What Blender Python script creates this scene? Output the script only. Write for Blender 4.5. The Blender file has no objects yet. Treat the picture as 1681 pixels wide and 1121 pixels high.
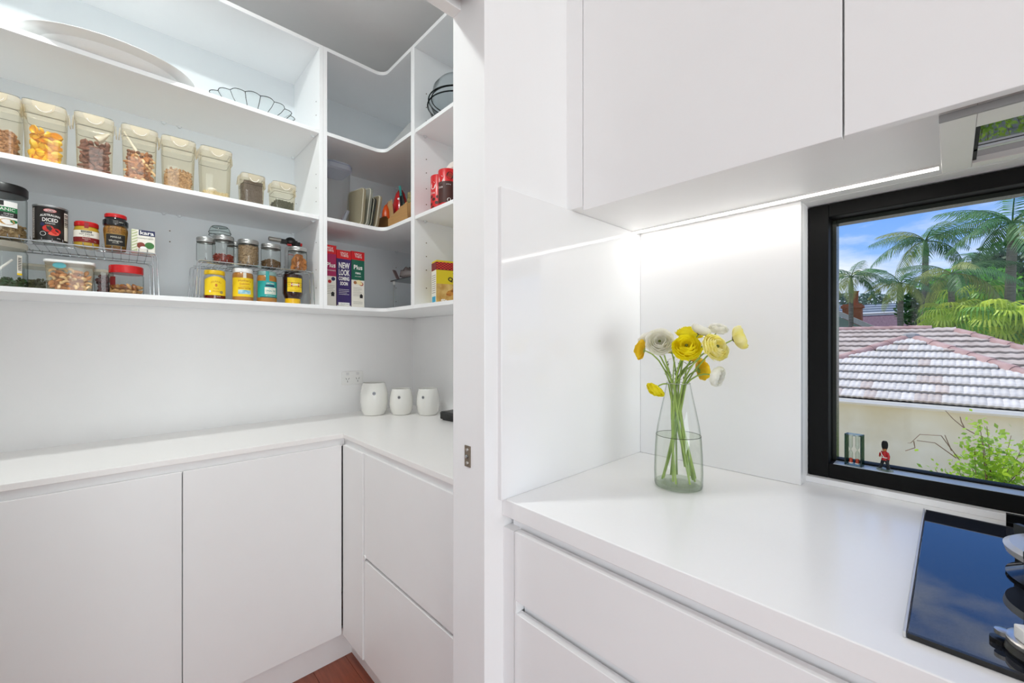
import bpy, bmesh, math, random
from mathutils import Vector, Matrix
random.seed(7)
PI = math.pi
sc = bpy.context.scene
COL = sc.collection

# ---------------------------------------------------------------- camera
CAM_H, FOC, YAW = 1.28, 681.0, math.radians(46.65)
cd = bpy.data.cameras.new('camera')
cam = bpy.data.objects.new('camera', cd); COL.objects.link(cam)
cam.location = (0, 0, CAM_H)
cam.rotation_euler = (PI / 2, 0, YAW)
cd.sensor_width = 36.0
cd.lens = FOC / 1681.0 * 36.0
cd.shift_y = 1.5 / 1681.0
cd.clip_start = 0.02; cd.clip_end = 500
sc.camera = cam
sc.view_settings.view_transform = 'Standard'
sc.view_settings.look = 'None'
sc.view_settings.exposure = 0.0
sc.view_settings.gamma = 1.0
sc.view_settings.use_curve_mapping = False
try:
    sc.cycles.use_denoising = True
    sc.cycles.transparent_max_bounces = 40
    sc.cycles.max_bounces = 14
    sc.cycles.diffuse_bounces = 8
    sc.cycles.glossy_bounces = 4
    sc.cycles.caustics_reflective = False
    sc.cycles.caustics_refractive = False
    sc.cycles.sample_clamp_indirect = 6.0
except Exception:
    pass

def lin(h):
    h = h.lstrip('#')
    o = []
    for i in (0, 2, 4):
        c = int(h[i:i + 2], 16) / 255.0
        o.append(c / 12.92 if c <= 0.04045 else ((c + 0.055) / 1.055) ** 2.4)
    return tuple(o) + (1.0,)

# ---------------------------------------------------------------- sky
w = bpy.data.worlds.new('sky'); sc.world = w; w.use_nodes = True
nt = w.node_tree; nt.nodes.clear()
def N(t, **k):
    n = nt.nodes.new(t)
    for a, b in k.items(): setattr(n, a, b)
    return n
tc = N('ShaderNodeTexCoord'); sp = N('ShaderNodeSeparateXYZ')
nt.links.new(tc.outputs['Generated'], sp.inputs[0])
rz = N('ShaderNodeValToRGB'); rz.color_ramp.elements[0].position = 0.0; rz.color_ramp.elements[1].position = 0.75
rz.color_ramp.elements[0].color = lin('#cfe0fb'); rz.color_ramp.elements[1].color = lin('#3f79d8')
e = rz.color_ramp.elements.new(0.16); e.color = lin('#8db9fb')
e = rz.color_ramp.elements.new(0.30); e.color = lin('#5c98f2')
nt.links.new(sp.outputs['Z'], rz.inputs[0])
mp = N('ShaderNodeMapping'); mp.inputs['Scale'].default_value = (2.2, 2.2, 6.5); mp.inputs['Location'].default_value = (0.35, 0.1, 0.0)
nt.links.new(tc.outputs['Generated'], mp.inputs[0])
no = N('ShaderNodeTexNoise'); no.inputs['Scale'].default_value = 1.6; no.inputs['Detail'].default_value = 7; no.inputs['Roughness'].default_value = 0.55
nt.links.new(mp.outputs[0], no.inputs['Vector'])
cr = N('ShaderNodeValToRGB'); cr.color_ramp.elements[0].position = 0.47; cr.color_ramp.elements[1].position = 0.66
nt.links.new(no.outputs['Fac'], cr.inputs[0])
hz = N('ShaderNodeMapRange'); hz.inputs[1].default_value = 0.0; hz.inputs[2].default_value = 0.15; hz.inputs[3].default_value = 1.0; hz.inputs[4].default_value = 0.0
nt.links.new(sp.outputs['Z'], hz.inputs[0])
mx0 = N('ShaderNodeMath', operation='MAXIMUM')
nt.links.new(cr.outputs[0], mx0.inputs[0]); nt.links.new(hz.outputs[0], mx0.inputs[1])
mx = N('ShaderNodeMix', data_type='RGBA')
nt.links.new(mx0.outputs[0], mx.inputs[0]); nt.links.new(rz.outputs[0], mx.inputs[6])
mx.inputs[7].default_value = lin('#f6f8ff')
bg = N('ShaderNodeBackground'); bg.inputs[1].default_value = 1.15
out = N('ShaderNodeOutputWorld')
nt.links.new(mx.outputs[2], bg.inputs[0]); nt.links.new(bg.outputs[0], out.inputs[0])

def light(name, kind, loc, power, col=(1, 1, 1), size=0.2, size_y=None, aim=None):
    l = bpy.data.lights.new(name, kind); l.energy = power; l.color = col
    if kind == 'AREA':
        l.size = size
        if size_y: l.shape = 'RECTANGLE'; l.size_y = size_y
        else: l.shape = 'DISK'
    o = bpy.data.objects.new(name, l); COL.objects.link(o); o.location = loc
    if aim is not None: o.rotation_euler = Vector(aim).to_track_quat('-Z', 'Y').to_euler()
    return o
sun = light('sun_offscreen', 'SUN', (0, 0, 30), 3.8, (1.0, 0.96, 0.89), aim=(0.50, -0.06, -0.86)); sun.data.angle = 0.02
# daylight entering by the glazed doors behind and beside the camera
light('daylight_garden_doors_offscreen', 'AREA', (1.3, -3.18, 1.15), 17, (0.93, 1.0, 0.985), 3.2, 2.1, aim=(0, 1, 0))
light('daylight_side_window_offscreen', 'AREA', (3.58, -0.4, 1.0), 63, (0.92, 1.0, 0.995), 1.9, 1.9, aim=(-1, 0, 0))


# ---------------------------------------------------------------- mesh helpers
def J(*ps):
    V = []; Fc = []
    for v, f in ps:
        n = len(V); V += list(v); Fc += [tuple(i + n for i in q) for q in f]
    return V, Fc
def T(p, m):
    if not isinstance(m, Matrix): m = Matrix.Translation(Vector(m))
    return [tuple(m @ Vector(v)) for v in p[0]], p[1]
def RZ(a): return Matrix.Rotation(a, 4, 'Z')
def RX(a): return Matrix.Rotation(a, 4, 'X')
def RY(a): return Matrix.Rotation(a, 4, 'Y')
def TR(*l): return Matrix.Translation(Vector(l))
def SC(x, y, z): return Matrix.Diagonal((x, y, z, 1))
def box(x0, x1, y0, y1, z0, z1):
    v = [(x, y, z) for z in (z0, z1) for x, y in ((x0, y0), (x1, y0), (x1, y1), (x0, y1))]
    return v, [(3, 2, 1, 0), (4, 5, 6, 7), (0, 1, 5, 4), (1, 2, 6, 5), (2, 3, 7, 6), (3, 0, 4, 7)]
def loft(rings, c0=True, c1=True):
    n = len(rings[0]); V = [p for r in rings for p in r]; Fc = []
    for k in range(len(rings) - 1):
        for i in range(n):
            j = (i + 1) % n
            Fc.append((k * n + i, k * n + j, (k + 1) * n + j, (k + 1) * n + i))
    if c0: Fc.append(tuple(range(n - 1, -1, -1)))
    if c1: Fc.append(tuple((len(rings) - 1) * n + i for i in range(n)))
    return V, Fc
def circ(r, z, n=28, cx=0, cy=0, ry=None):
    ry = r if ry is None else ry
    return [(cx + r * math.cos(2 * PI * i / n), cy + ry * math.sin(2 * PI * i / n), z) for i in range(n)]
def lathe(prof, n=28, c0=True, c1=True): return loft([circ(max(r, 1e-4), z, n) for r, z in prof], c0, c1)
def rrect(wx, wy, r, z, k=4):
    o = []
    for cx, cy, a0 in ((wx / 2 - r, wy / 2 - r, 0), (-wx / 2 + r, wy / 2 - r, 90), (-wx / 2 + r, -wy / 2 + r, 180), (wx / 2 - r, -wy / 2 + r, 270)):
        for i in range(k + 1):
            a = math.radians(a0 + 90 * i / k); o.append((cx + r * math.cos(a), cy + r * math.sin(a), z))
    return o
def tube(pts, r, n=8, cap=True):
    pts = [Vector(p) for p in pts]; m = len(pts)
    rs = r if isinstance(r, (list, tuple)) else [r] * m
    rings = []; up = None
    for i, p in enumerate(pts):
        t = (pts[min(i + 1, m - 1)] - pts[max(i - 1, 0)]).normalized()
        if up is None: up = Vector((0, 0, 1)) if abs(t.z) < 0.9 else Vector((1, 0, 0))
        a = t.cross(up)
        if a.length < 1e-6: a = t.cross(Vector((0, 1, 0)))
        a.normalize(); b = a.cross(t).normalized(); up = b
        rings.append([tuple(p + (a * math.cos(2 * PI * k / n) + b * math.sin(2 * PI * k / n)) * rs[i]) for k in range(n)])
    return loft(rings, cap, cap)
def poly(pts, z0, z1): return loft([[(x, y, z0) for x, y in pts], [(x, y, z1) for x, y in pts]])
def ball(rx, ry, rz, n=10, m=6):
    return loft([circ(max(rx * math.sin(PI * k / m), 1e-4), -rz * math.cos(PI * k / m), n, ry=max(ry * math.sin(PI * k / m), 1e-4)) for k in range(m + 1)])
def bez(p0, p1, p2, n=10):
    p0, p1, p2 = Vector(p0), Vector(p1), Vector(p2)
    return [tuple(p0 * (1 - t) ** 2 + p1 * 2 * t * (1 - t) + p2 * t * t) for t in [i / n for i in range(n + 1)]]
def rod(pts, r=0.0016, n=6, fil=0.012):
    """a bent wire: straight runs with rounded corners"""
    P = [Vector(p) for p in pts]; o = [P[0]]
    for i in range(1, len(P) - 1):
        a = (P[i - 1] - P[i]); b = (P[i + 1] - P[i]); d = min(fil, a.length * .45, b.length * .45)
        o += [Vector(q) for q in bez(P[i] + a.normalized() * d, P[i], P[i] + b.normalized() * d, 5)]
    o.append(P[-1]); return tube(o, r, n)

def mesh(p, m, bevel=0, smooth=True, seg=2, ang=0.6):
    me = bpy.data.meshes.new('mesh'); me.from_pydata([tuple(v) for v in p[0]], [], [tuple(f) for f in p[1]])
    bm = bmesh.new(); bm.from_mesh(me)
    bmesh.ops.recalc_face_normals(bm, faces=bm.faces)
    if bevel:
        es = [x for x in bm.edges if len(x.link_faces) == 2 and x.calc_face_angle(0) > 0.5]
        bmesh.ops.bevel(bm, geom=es, offset=bevel, segments=seg, affect='EDGES', profile=0.5)
    bm.to_mesh(me); bm.free()
    if smooth:
        me.shade_smooth()
        try: me.set_sharp_from_angle(angle=0.12 if bevel else ang)
        except Exception: pass
    me.materials.append(m)
    return me
def link(o, parent=None):
    COL.objects.link(o)
    if parent is not None: o.parent = parent
    return o
BASE = {}
def obj(name, p, m, parent=None, bevel=0, smooth=True, world=False, loc=None, kind=None, label=None, seg=2, ang=0.6):
    """one mesh object; world=True takes the shape in world coordinates under a placed parent"""
    if isinstance(p, bpy.types.Mesh): me = p
    else:
        if world and parent is not None and parent.name in BASE: p = T(p, BASE[parent.name].inverted())
        me = mesh(p, m, bevel, smooth, seg, ang)
    o = link(bpy.data.objects.new(name, me), parent)
    if loc is not None: o.location = loc
    if kind: o['kind'] = kind
    if label: o['label'] = label
    return o
def tag(o, label, cat, group=None, kind=None):
    o['label'] = label; o['category'] = cat
    if group: o['group'] = group
    if kind: o['kind'] = kind
    return o
def thing(name, label, cat, loc=(0, 0, 0), rz=0, group=None):
    o = link(bpy.data.objects.new(name, None)); o.location = loc; o.rotation_euler = (0, 0, rz); o.empty_display_size = 0.02
    BASE[o.name] = TR(*loc) @ RZ(rz)
    return tag(o, label, cat, group)
def struct(name, p=None, m=None, loc=(0, 0, 0), label=None, bevel=0):
    if p is None:
        o = link(bpy.data.objects.new(name, None)); o.location = loc; BASE[o.name] = TR(*loc)
    else: o = obj(name, p, m, bevel=bevel)
    o['kind'] = 'structure'
    if label: o['label'] = label
    return o

# ---------------------------------------------------------------- materials
MT = {}
def mat(name, col, rough=0.5, metal=0.0, var=0.04, nscale=12.0, bump=0.0, bscale=60.0, coat=0.0, emit=0.0, stretch=None, col2=None, sss=0.0, rand=0.0, spec=0.5):
    if name in MT: return MT[name]
    m = bpy.data.materials.new(name); m.use_nodes = True; t = m.node_tree
    b = t.nodes['Principled BSDF']; L = t.links.new
    tcn = t.nodes.new('ShaderNodeTexCoord'); mpn = t.nodes.new('ShaderNodeMapping')
    if stretch: mpn.inputs['Scale'].default_value = stretch
    L(tcn.outputs['Object'], mpn.inputs[0])
    nz = t.nodes.new('ShaderNodeTexNoise'); nz.inputs['Scale'].default_value = nscale; nz.inputs['Detail'].default_value = 4
    L(mpn.outputs[0], nz.inputs['Vector'])
    rp = t.nodes.new('ShaderNodeValToRGB')
    c = lin(col)
    rp.color_ramp.elements[0].position = 0.3; rp.color_ramp.elements[1].position = 0.7
    rp.color_ramp.elements[0].color = lin(col2) if col2 else tuple(x * (1 - var) for x in c[:3]) + (1,)
    rp.color_ramp.elements[1].color = c
    L(nz.outputs['Fac'], rp.inputs[0])
    src = rp.outputs[0]
    if rand:
        oi = t.nodes.new('ShaderNodeObjectInfo'); hs = t.nodes.new('ShaderNodeHueSaturation')
        mr = t.nodes.new('ShaderNodeMapRange'); mr.inputs[3].default_value = 1 - rand; mr.inputs[4].default_value = 1 + rand
        L(oi.outputs['Random'], mr.inputs[0]); L(mr.outputs[0], hs.inputs['Value']); L(src, hs.inputs['Color']); src = hs.outputs[0]
    L(src, b.inputs['Base Color'])
    b.inputs['Roughness'].default_value = rough; b.inputs['Metallic'].default_value = metal
    b.inputs['Specular IOR Level'].default_value = spec
    if coat: b.inputs['Coat Weight'].default_value = coat; b.inputs['Coat Roughness'].default_value = 0.04
    if sss: b.inputs['Subsurface Weight'].default_value = sss; b.inputs['Subsurface Radius'].default_value = (0.01, 0.008, 0.005); b.inputs['Subsurface Scale'].default_value = 0.3
    if emit: L(src, b.inputs['Emission Color']); b.inputs['Emission Strength'].default_value = emit
    if bump:
        n2 = t.nodes.new('ShaderNodeTexNoise'); n2.inputs['Scale'].default_value = bscale; n2.inputs['Detail'].default_value = 3
        L(mpn.outputs[0], n2.inputs['Vector'])
        bn = t.nodes.new('ShaderNodeBump'); bn.inputs['Strength'].default_value = bump; bn.inputs['Distance'].default_value = 0.01
        L(n2.outputs['Fac'], bn.inputs['Height']); L(bn.outputs[0], b.inputs['Normal'])
    MT[name] = m; return m
def clear(name, tint='#f4f8f7', edge='#9fb0ae', rough=0.02, refl=1.0, haze=0.0, hazecol='#e8e4d8'):
    """thin glass or clear plastic: Fresnel reflection over a transparent, slightly tinted wall"""
    if name in MT: return MT[name]
    m = bpy.data.materials.new(name); m.use_nodes = True; t = m.node_tree; t.nodes.clear(); L = t.links.new
    lw = t.nodes.new('ShaderNodeLayerWeight'); lw.inputs[0].default_value = 0.5
    rp = t.nodes.new('ShaderNodeValToRGB'); rp.color_ramp.elements[0].color = lin(tint); rp.color_ramp.elements[1].color = lin(edge)
    rp.color_ramp.elements[0].position = 0.55
    L(lw.outputs['Facing'], rp.inputs[0])
    tr = t.nodes.new('ShaderNodeBsdfTransparent'); L(rp.outputs[0], tr.inputs[0])
    gl = t.nodes.new('ShaderNodeBsdfGlossy'); gl.inputs['Roughness'].default_value = rough
    pw = t.nodes.new('ShaderNodeMath'); pw.operation = 'POWER'; pw.inputs[1].default_value = 5.0; L(lw.outputs['Facing'], pw.inputs[0])
    sc1 = t.nodes.new('ShaderNodeMath'); sc1.operation = 'MULTIPLY_ADD'; sc1.inputs[1].default_value = 0.55; sc1.inputs[2].default_value = 0.035; L(pw.outputs[0], sc1.inputs[0])
    mm = t.nodes.new('ShaderNodeMath'); mm.operation = 'MULTIPLY'; mm.inputs[1].default_value = refl; mm.use_clamp = True; L(sc1.outputs[0], mm.inputs[0])
    mxs = t.nodes.new('ShaderNodeMixShader'); L(mm.outputs[0], mxs.inputs[0]); L(gl.outputs[0], mxs.inputs[2])
    if haze:
        df = t.nodes.new('ShaderNodeBsdfDiffuse'); df.inputs[0].default_value = lin(hazecol)
        tl = t.nodes.new('ShaderNodeBsdfTranslucent'); tl.inputs[0].default_value = lin(hazecol)
        m1 = t.nodes.new('ShaderNodeMixShader'); L(df.outputs[0], m1.inputs[1]); L(tl.outputs[0], m1.inputs[2])
        m2 = t.nodes.new('ShaderNodeMixShader'); m2.inputs[0].default_value = haze; L(tr.outputs[0], m2.inputs[1]); L(m1.outputs[0], m2.inputs[2])
        L(m2.outputs[0], mxs.inputs[1])
    else: L(tr.outputs[0], mxs.inputs[1])
    o = t.nodes.new('ShaderNodeOutputMaterial'); L(mxs.outputs[0], o.inputs[0])
    MT[name] = m; return m

LACQ = mat('white_lacquer', '#f3f3f3', 0.32, var=0.01)
LACQ2 = mat('white_melamine', '#f4f4f4', 0.45, var=0.01)
BACKP = mat('cool_white_melamine', '#e5eaed', 0.5, var=0.01)
PAINT = mat('white_wall_paint', '#f6f6f6', 0.6, var=0.012, bump=0.03, bscale=220)
GLOSSP = mat('glossy_white_paint', '#f3f3f3', 0.16, var=0.01, bump=0.04, bscale=30, stretch=(1, 1, 0.15))
CEIL = mat('ceiling_paint', '#f4f4f4', 0.8, var=0.01)
STONE = mat('white_engineered_stone', '#f5f5f5', 0.2, var=0.008, nscale=160)
SPLASH = mat('white_glass_splashback', '#f0f0f0', 0.07, var=0.006)
PSTONE = mat('warm_white_stone', '#f6f4f2', 0.3, var=0.02, nscale=180)
EDGE = mat('white_edge_tape', '#f6f7f8', 0.4, var=0.01)
BLACKF = mat('black_aluminium', '#060605', 0.55, var=0.1, spec=0.2)
STEEL = mat('brushed_steel', '#d2cfcb', 0.28, 1.0, var=0.06, nscale=40, stretch=(1, 30, 1))
CHROME = mat('chrome_wire', '#bcc0c3', 0.16, 1.0, var=0.03)
ALU = mat('satin_aluminium', '#c9cbcc', 0.3, 1.0, var=0.03)
DARK = mat('dark_gap', '#2a2a2a', 0.7)
WHITEP = mat('white_plastic', '#f2f2f0', 0.35, var=0.01)
BLACKP = mat('black_plastic', '#141414', 0.35, var=0.05)
REDL = mat('red_lid', '#c8161a', 0.25, var=0.05, coat=0.3)
JARG = clear('jar_glass', '#f8faf9', '#9aa3a1')
PLAST = clear('clear_plastic', '#fbf8ee', '#e2dac4', 0.06, 0.8, haze=0.09, hazecol='#fff4dc')
PLASTLID = clear('frosted_plastic', '#fbf8f0', '#e6dfcd', 0.1, 0.9, haze=0.4, hazecol='#fff8e8')
SEAL = clear('grey_seal', '#a9aaa6', '#7c7d7b', 0.3, 0.3)

def text(s, size, align='CENTER', sx=1.0, bold=0.0):
    cu = bpy.data.curves.new('t', 'FONT'); cu.body = s; cu.size = size; cu.align_x = align; cu.align_y = 'CENTER'; cu.resolution_u = 2
    cu.offset = bold
    o = bpy.data.objects.new('t', cu); COL.objects.link(o)
    dg = bpy.context.evaluated_depsgraph_get(); me = bpy.data.meshes.new_from_object(o.evaluated_get(dg))
    V = [(v.co.x * sx, v.co.y) for v in me.vertices]; Fc = [tuple(q.vertices) for q in me.polygons]
    bpy.data.objects.remove(o); bpy.data.curves.remove(cu); bpy.data.meshes.remove(me)
    return V, Fc
def letter(parent, s, size, m, z=0, y=0, x=None, R=None, ang=0, arch=0, sx=1.0, width=None, bold=0.0, tilt=0, name='lettering'):
    """words on a face looking along local +X (flat at x, or wrapped round radius R)"""
    V, Fc = text(s, size, sx=sx, bold=bold)
    if width and V:
        a = max(v[0] for v in V) - min(v[0] for v in V); k = width / a; V = [(v[0] * k, v[1]) for v in V]
    ct, st = math.cos(tilt), math.sin(tilt); o = []
    for a, b in V:
        a, b = a * ct - b * st, a * st + b * ct
        b -= arch * a * a
        if R: o.append((R * math.cos(ang + (a + y) / R), R * math.sin(ang + (a + y) / R), z + b))
        else: o.append((x, y + a, z + b))
    return obj(name, (o, Fc), m, parent, smooth=False)
def patch(R, a0, a1, z0, z1, n=14):
    """a paper label wrapped on a cylinder"""
    V = []; Fc = []
    for i in range(n + 1):
        a = a0 + (a1 - a0) * i / n
        for z in (z0, z1): V.append((R * math.cos(a), R * math.sin(a), z))
    for i in range(n): Fc.append((2 * i, 2 * i + 2, 2 * i + 3, 2 * i + 1))
    return V, Fc
def panel(x, y0, y1, z0, z1, t=0.0004): return box(x - t, x, y0, y1, z0, z1)
def blot(x, y, z, ry, rz, n=16, R=None, ang=0):
    """flat printed oval on a +X face or on a cylinder"""
    o = []
    for i in range(n):
        a, b = ry * math.cos(2 * PI * i / n), rz * math.sin(2 * PI * i / n)
        if R: o.append((R * math.cos(ang + (y + a) / R), R * math.sin(ang + (y + a) / R), z + b))
        else: o.append((x, y + a, z + b))
    return o, [tuple(range(n))]
def at(u, v, Y):
    """the point at depth Y (metres along the window wall's normal) seen at a photo position"""
    F = Vector((-math.sin(YAW), math.cos(YAW), 0)); R = Vector((math.cos(YAW), math.sin(YAW), 0))
    r = F + R * ((u - 840.5) / FOC) - Vector((0, 0, 1)) * ((v - 562.0) / FOC)
    return Vector((0, 0, CAM_H)) + r * (Y / r.y)
# ================================================================ the room
ZF, ZC = -0.06, 2.75
XP, YB = -2.25, 1.295          # pantry walls
XF, YF = -1.88, 0.925          # fronts of the pantry shelving
struct('ceiling', box(-2.35, 3.7, -3.3, 1.5, ZC, ZC + 0.1), CEIL)
struct('wall_left', box(XP - 0.1, XP, -1.7, 1.4, ZF, ZC), PAINT)
struct('wall_back', box(XP, -0.88, YB, YB + 0.1, ZF, ZC), PAINT)
struct('wall_entry', box(XP, -0.88, -1.7, -1.6, ZF, ZC), PAINT)
struct('wall_divider', J(box(-0.88, -0.753, 0.622, 1.5, ZF, ZC), box(-0.88, -0.753, -3.2, -0.2, ZF, ZC),
                         box(-0.88, -0.753, -0.2, 0.622, 2.19, ZC), box(-0.88, -0.845, -0.2, 0.622, 2.113, 2.19),
                         box(-0.79, -0.753, -0.2, 0.622, 2.113, 2.19)), GLOSSP, bevel=0.0015)
struct('wall_window', J(box(-0.753, -0.274, 1.335, 1.5, ZF, ZC), box(-0.274, 1.7, 1.388, 1.5, ZF, 0.915), box(-0.274, 1.7, 1.335, 1.388, ZF, 0.855),
                        box(-0.274, 1.7, 1.335, 1.5, 1.655, ZC), box(1.7, 3.6, 1.335, 1.5, ZF, ZC)), PAINT)
struct('wall_right', J(box(3.6, 3.7, 0.6, 1.5, ZF, ZC), box(3.6, 3.7, -3.2, -1.4, ZF, ZC), box(3.6, 3.7, -1.4, 0.6, 2.05, ZC)), PAINT)
struct('wall_front', J(box(-0.88, -0.35, -3.3, -3.2, ZF, ZC), box(2.95, 3.7, -3.3, -3.2, ZF, ZC), box(-0.35, 2.95, -3.3, -3.2, 2.25, ZC)), PAINT)
struct('sun_block_eaves', J(box(-3.2, 4.4, 1.5, 2.4, 2.5, 2.62), box(-3.2, 4.4, -4.4, -3.3, 2.5, 2.62), box(3.7, 4.5, -4.4, 2.4, 2.5, 2.62)), PAINT, label='added unseen white eaves that block the sun')  # added out of view to keep sun from entering by the windows
fl = struct('floor', box(-2.35, 3.7, -3.3, 1.5, ZF - 0.08, ZF - 0.012), mat('subfloor', '#5a3a28', 0.8))
WOOD = mat('red_hardwood', '#8f4a34', 0.35, var=0.3, nscale=5, stretch=(1.5, 14, 14), bump=0.05, bscale=30, rand=0.14, coat=0.15)
WOOD2 = mat('red_hardwood_gap', '#4a2216', 0.6)
bd = mesh(box(0, 2.98, 0.0005, 0.1285, -0.0125, 0), WOOD, bevel=0.0012)
k = 0; yy = -3.3
while yy < 1.37:
    for s in range(2):
        o = obj('floor_board', bd, None, fl, loc=(-2.3 + 2.985 * s - 0.03 * (k % 2), yy, ZF))
    yy += 0.129; k += 1
# door head: track in the slot, lining of the jamb, strike plate
tr = struct('trim_1', J(box(-0.833, -0.802, -0.19, 0.618, 2.172, 2.19), box(-0.833, -0.830, -0.19, 0.618, 2.15, 2.172), box(-0.805, -0.802, -0.19, 0.618, 2.15, 2.172)), ALU,
            label='aluminium sliding door track inside the slot above the doorway')
sp_ = struct('trim_2', None, loc=(-0.817, 0.6215, 1.0), label='small bronze strike plate screwed to the white door jamb')
BRZ = mat('aged_bronze', '#857868', 0.45, 0.25, var=0.15, nscale=60)
obj('plate', box(-0.0115, 0.0115, -0.0015, 0.0005, -0.026, 0.026), BRZ, sp_, bevel=0.0004)
for z in (-0.016, 0.016):
    s_ = obj('screw', T(lathe([(0.0042, 0), (0.0038, 0.0012), (0.001, 0.0016)], 12), TR(0, -0.0015, z) @ RX(PI / 2)), STEEL, sp_)
obj('latch_stud', T(lathe([(0.0048, 0), (0.0046, 0.003), (0.002, 0.0042)], 14), TR(0, -0.0015, 0) @ RX(PI / 2)), CHROME, sp_)

# ---------------------------------------------------------------- window with black frame
wn = struct('window_1', None, loc=(0.7, 1.385, 0.915), label='wide black aluminium window looking out on tiled roofs and palms')
wx0, wx1, wz0, wz1 = -0.272, 1.698, 0.916, 1.652
obj('frame', J(box(wx0, -0.227, 1.385, 1.49, wz0, wz1), box(1.655, wx1, 1.385, 1.49, wz0, wz1),
               box(-0.227, 1.655, 1.385, 1.49, wz0, 0.955), box(-0.227, 1.655, 1.385, 1.49, 1.617, wz1)), BLACKF, wn, bevel=0.002, world=True)
obj('glazing_bead', J(box(-0.227, -0.217, 1.432, 1.47, 0.955, 1.617), box(-0.217, 1.645, 1.432, 1.47, 1.606, 1.617), box(1.645, 1.655, 1.432, 1.47, 0.955, 1.617)),
    mat('dark_green_black', '#20261f', 0.25, var=0.1), wn, bevel=0.001, world=True)
SILL = mat('pale_blue_aluminium_sill', '#c3ced6', 0.3, 0.15, var=0.04)
obj('sill_plate', box(-0.217, 1.645, 1.3865, 1.432, 0.955, 0.9562), SILL, wn, world=True)
for i in range(3):
    obj('sill_groove', box(-0.217, 1.645, 1.434 + i * 0.006, 1.437 + i * 0.006, 0.955, 0.960), BLACKF, wn, world=True)
obj('pane', box(-0.219, 1.647, 1.455, 1.459, 0.957, 1.61), clear('window_glass', '#fbfdfd', '#dfe8e6', 0.0, 0.35), wn, world=True)
obj('sill_upstand', box(-0.274, 1.7, 1.366, 1.3872, 0.9003, 0.9157), STONE, wn, bevel=0.001, world=True)
# glazed garden doors behind the camera and a side window
g = struct('window_2', None, loc=(1.3, -3.25, ZF))
obj('frame', J(*[box(a, a + 0.06, -3.28, -3.22, ZF, 2.25) for a in (-0.35, 0.73, 1.81, 2.89)], box(-0.35, 2.95, -3.28, -3.22, 2.19, 2.25)), BLACKF, g, world=True)
g = struct('window_3', None, loc=(3.65, -0.4, ZF))
obj('frame', J(box(3.62, 3.68, -1.4, -1.35, ZF, 2.05), box(3.62, 3.68, -0.425, -0.375, ZF, 2.05), box(3.62, 3.68, 0.55, 0.6, ZF, 2.05), box(3.62, 3.68, -1.4, 0.6, 2.0, 2.05)), BLACKF, g, world=True)

# ---------------------------------------------------------------- recessed ceiling downlights
LAMP = mat('lamp_diffuser', '#fff4e4', 0.5, emit=14.0)
def downlight(x, y, power, label, col=(0.95, 1.0, 0.985)):
    t = thing('downlight', label, 'downlight', (x, y, ZC - 0.003))
    obj('trim_ring', lathe([(0.05, -0.001), (0.062, -0.003), (0.062, 0.003), (0.05, 0.003)], 32, False, False), WHITEP, t)
    obj('diffuser', lathe([(0.051, -0.0005), (0.051, 0.003)], 32), LAMP, t)
    light('pantry_downlight_offscreen', 'AREA', (x, y, ZC - 0.012), power, col, 0.11, aim=(0, 0, -1))
downlight(-1.32, -0.12, 14.0, 'round white recessed downlight in the pantry ceiling facing the food shelves')

# ================================================================ kitchen joinery
t = thing('splashback_panel', 'glossy white side splashback panel beside the vase, reflecting the light strip', 'splashback', (-0.747, 0.99, 0.9))
obj('panel', box(-0.7528, -0.741, 0.664, 1.3345, 0.9003, 1.655), SPLASH, t, bevel=0.0012, world=True)
t = thing('splashback_panel', 'white back splashback panel between the corner and the black window', 'splashback', (-0.51, 1.323, 0.9))
obj('panel', box(-0.7405, -0.274, 1.311, 1.335, 0.9003, 1.6552), mat('white_glass_back', '#f0f0f0', 0.13, var=0.006), t, bevel=0.002, world=True)
t = thing('kitchen_worktop', 'thick white stone kitchen worktop carrying the vase and cooktop', 'worktop', (0.9, 1.03, 0.86))
obj('slab', box(-0.753, 2.4, 0.677, 1.3845, 0.8595, 0.9), STONE, t, bevel=0.0018, world=True)
t = thing('drawer_cabinet', 'white handleless kitchen drawer unit under the thick worktop', 'cabinet', (0.8, 1.0, ZF))
obj('carcass', J(box(-0.745, 2.38, 0.722, 1.33, 0.06, 0.8595), box(-0.745, 2.38, 0.76, 1.33, ZF, 0.06)), LACQ2, t, world=True)
obj('filler_strip', box(-0.753, -0.7165, 0.682, 0.73, ZF + 0.12, 0.83), LACQ, t, bevel=0.0012, world=True)
obj('finger_channel', box(-0.745, 2.38, 0.708, 0.722, 0.80, 0.8595), LACQ, t, world=True)
obj('finger_channel', box(-0.706, 2.38, 0.708, 0.722, 0.60, 0.70), LACQ, t, world=True)
for x0, x1 in ((-0.7145, 0.383), (0.386, 1.483), (1.486, 2.38)):
    for z0, z1 in ((0.667, 0.830), (0.36, 0.637), (0.065, 0.357)):
        obj('drawer_front', box(x0, x1, 0.682, 0.702, z0, z1), LACQ, t, bevel=0.0012, world=True)
    obj('notch', box(x0, x0 + 0.006, 0.682, 0.712, 0.637, 0.667), LACQ, t, world=True)
obj('kickboard', box(-0.745, 2.38, 0.74, 0.76, ZF, 0.06), LACQ, t, world=True)
t = thing('wall_cabinet', 'white handleless wall cupboard hanging above the splashback and window', 'cabinet', (0.8, 1.13, 1.655))
obj('carcass', box(-0.745, 2.38, 0.948, 1.334, 1.6555, 2.74), LACQ2, t, world=True)
obj('filler_strip', box(-0.753, -0.6985, 0.926, 0.95, 1.655, 2.74), LACQ, t, bevel=0.001, world=True)
for x0, x1 in ((-0.696, -0.1325), (-0.1295, 0.434), (0.437, 1.0), (1.003, 1.566), (1.569, 2.38)):
    obj('door', box(x0, x1, 0.926, 0.946, 1.643, 2.735), LACQ, t, bevel=0.0013, world=True)
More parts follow.
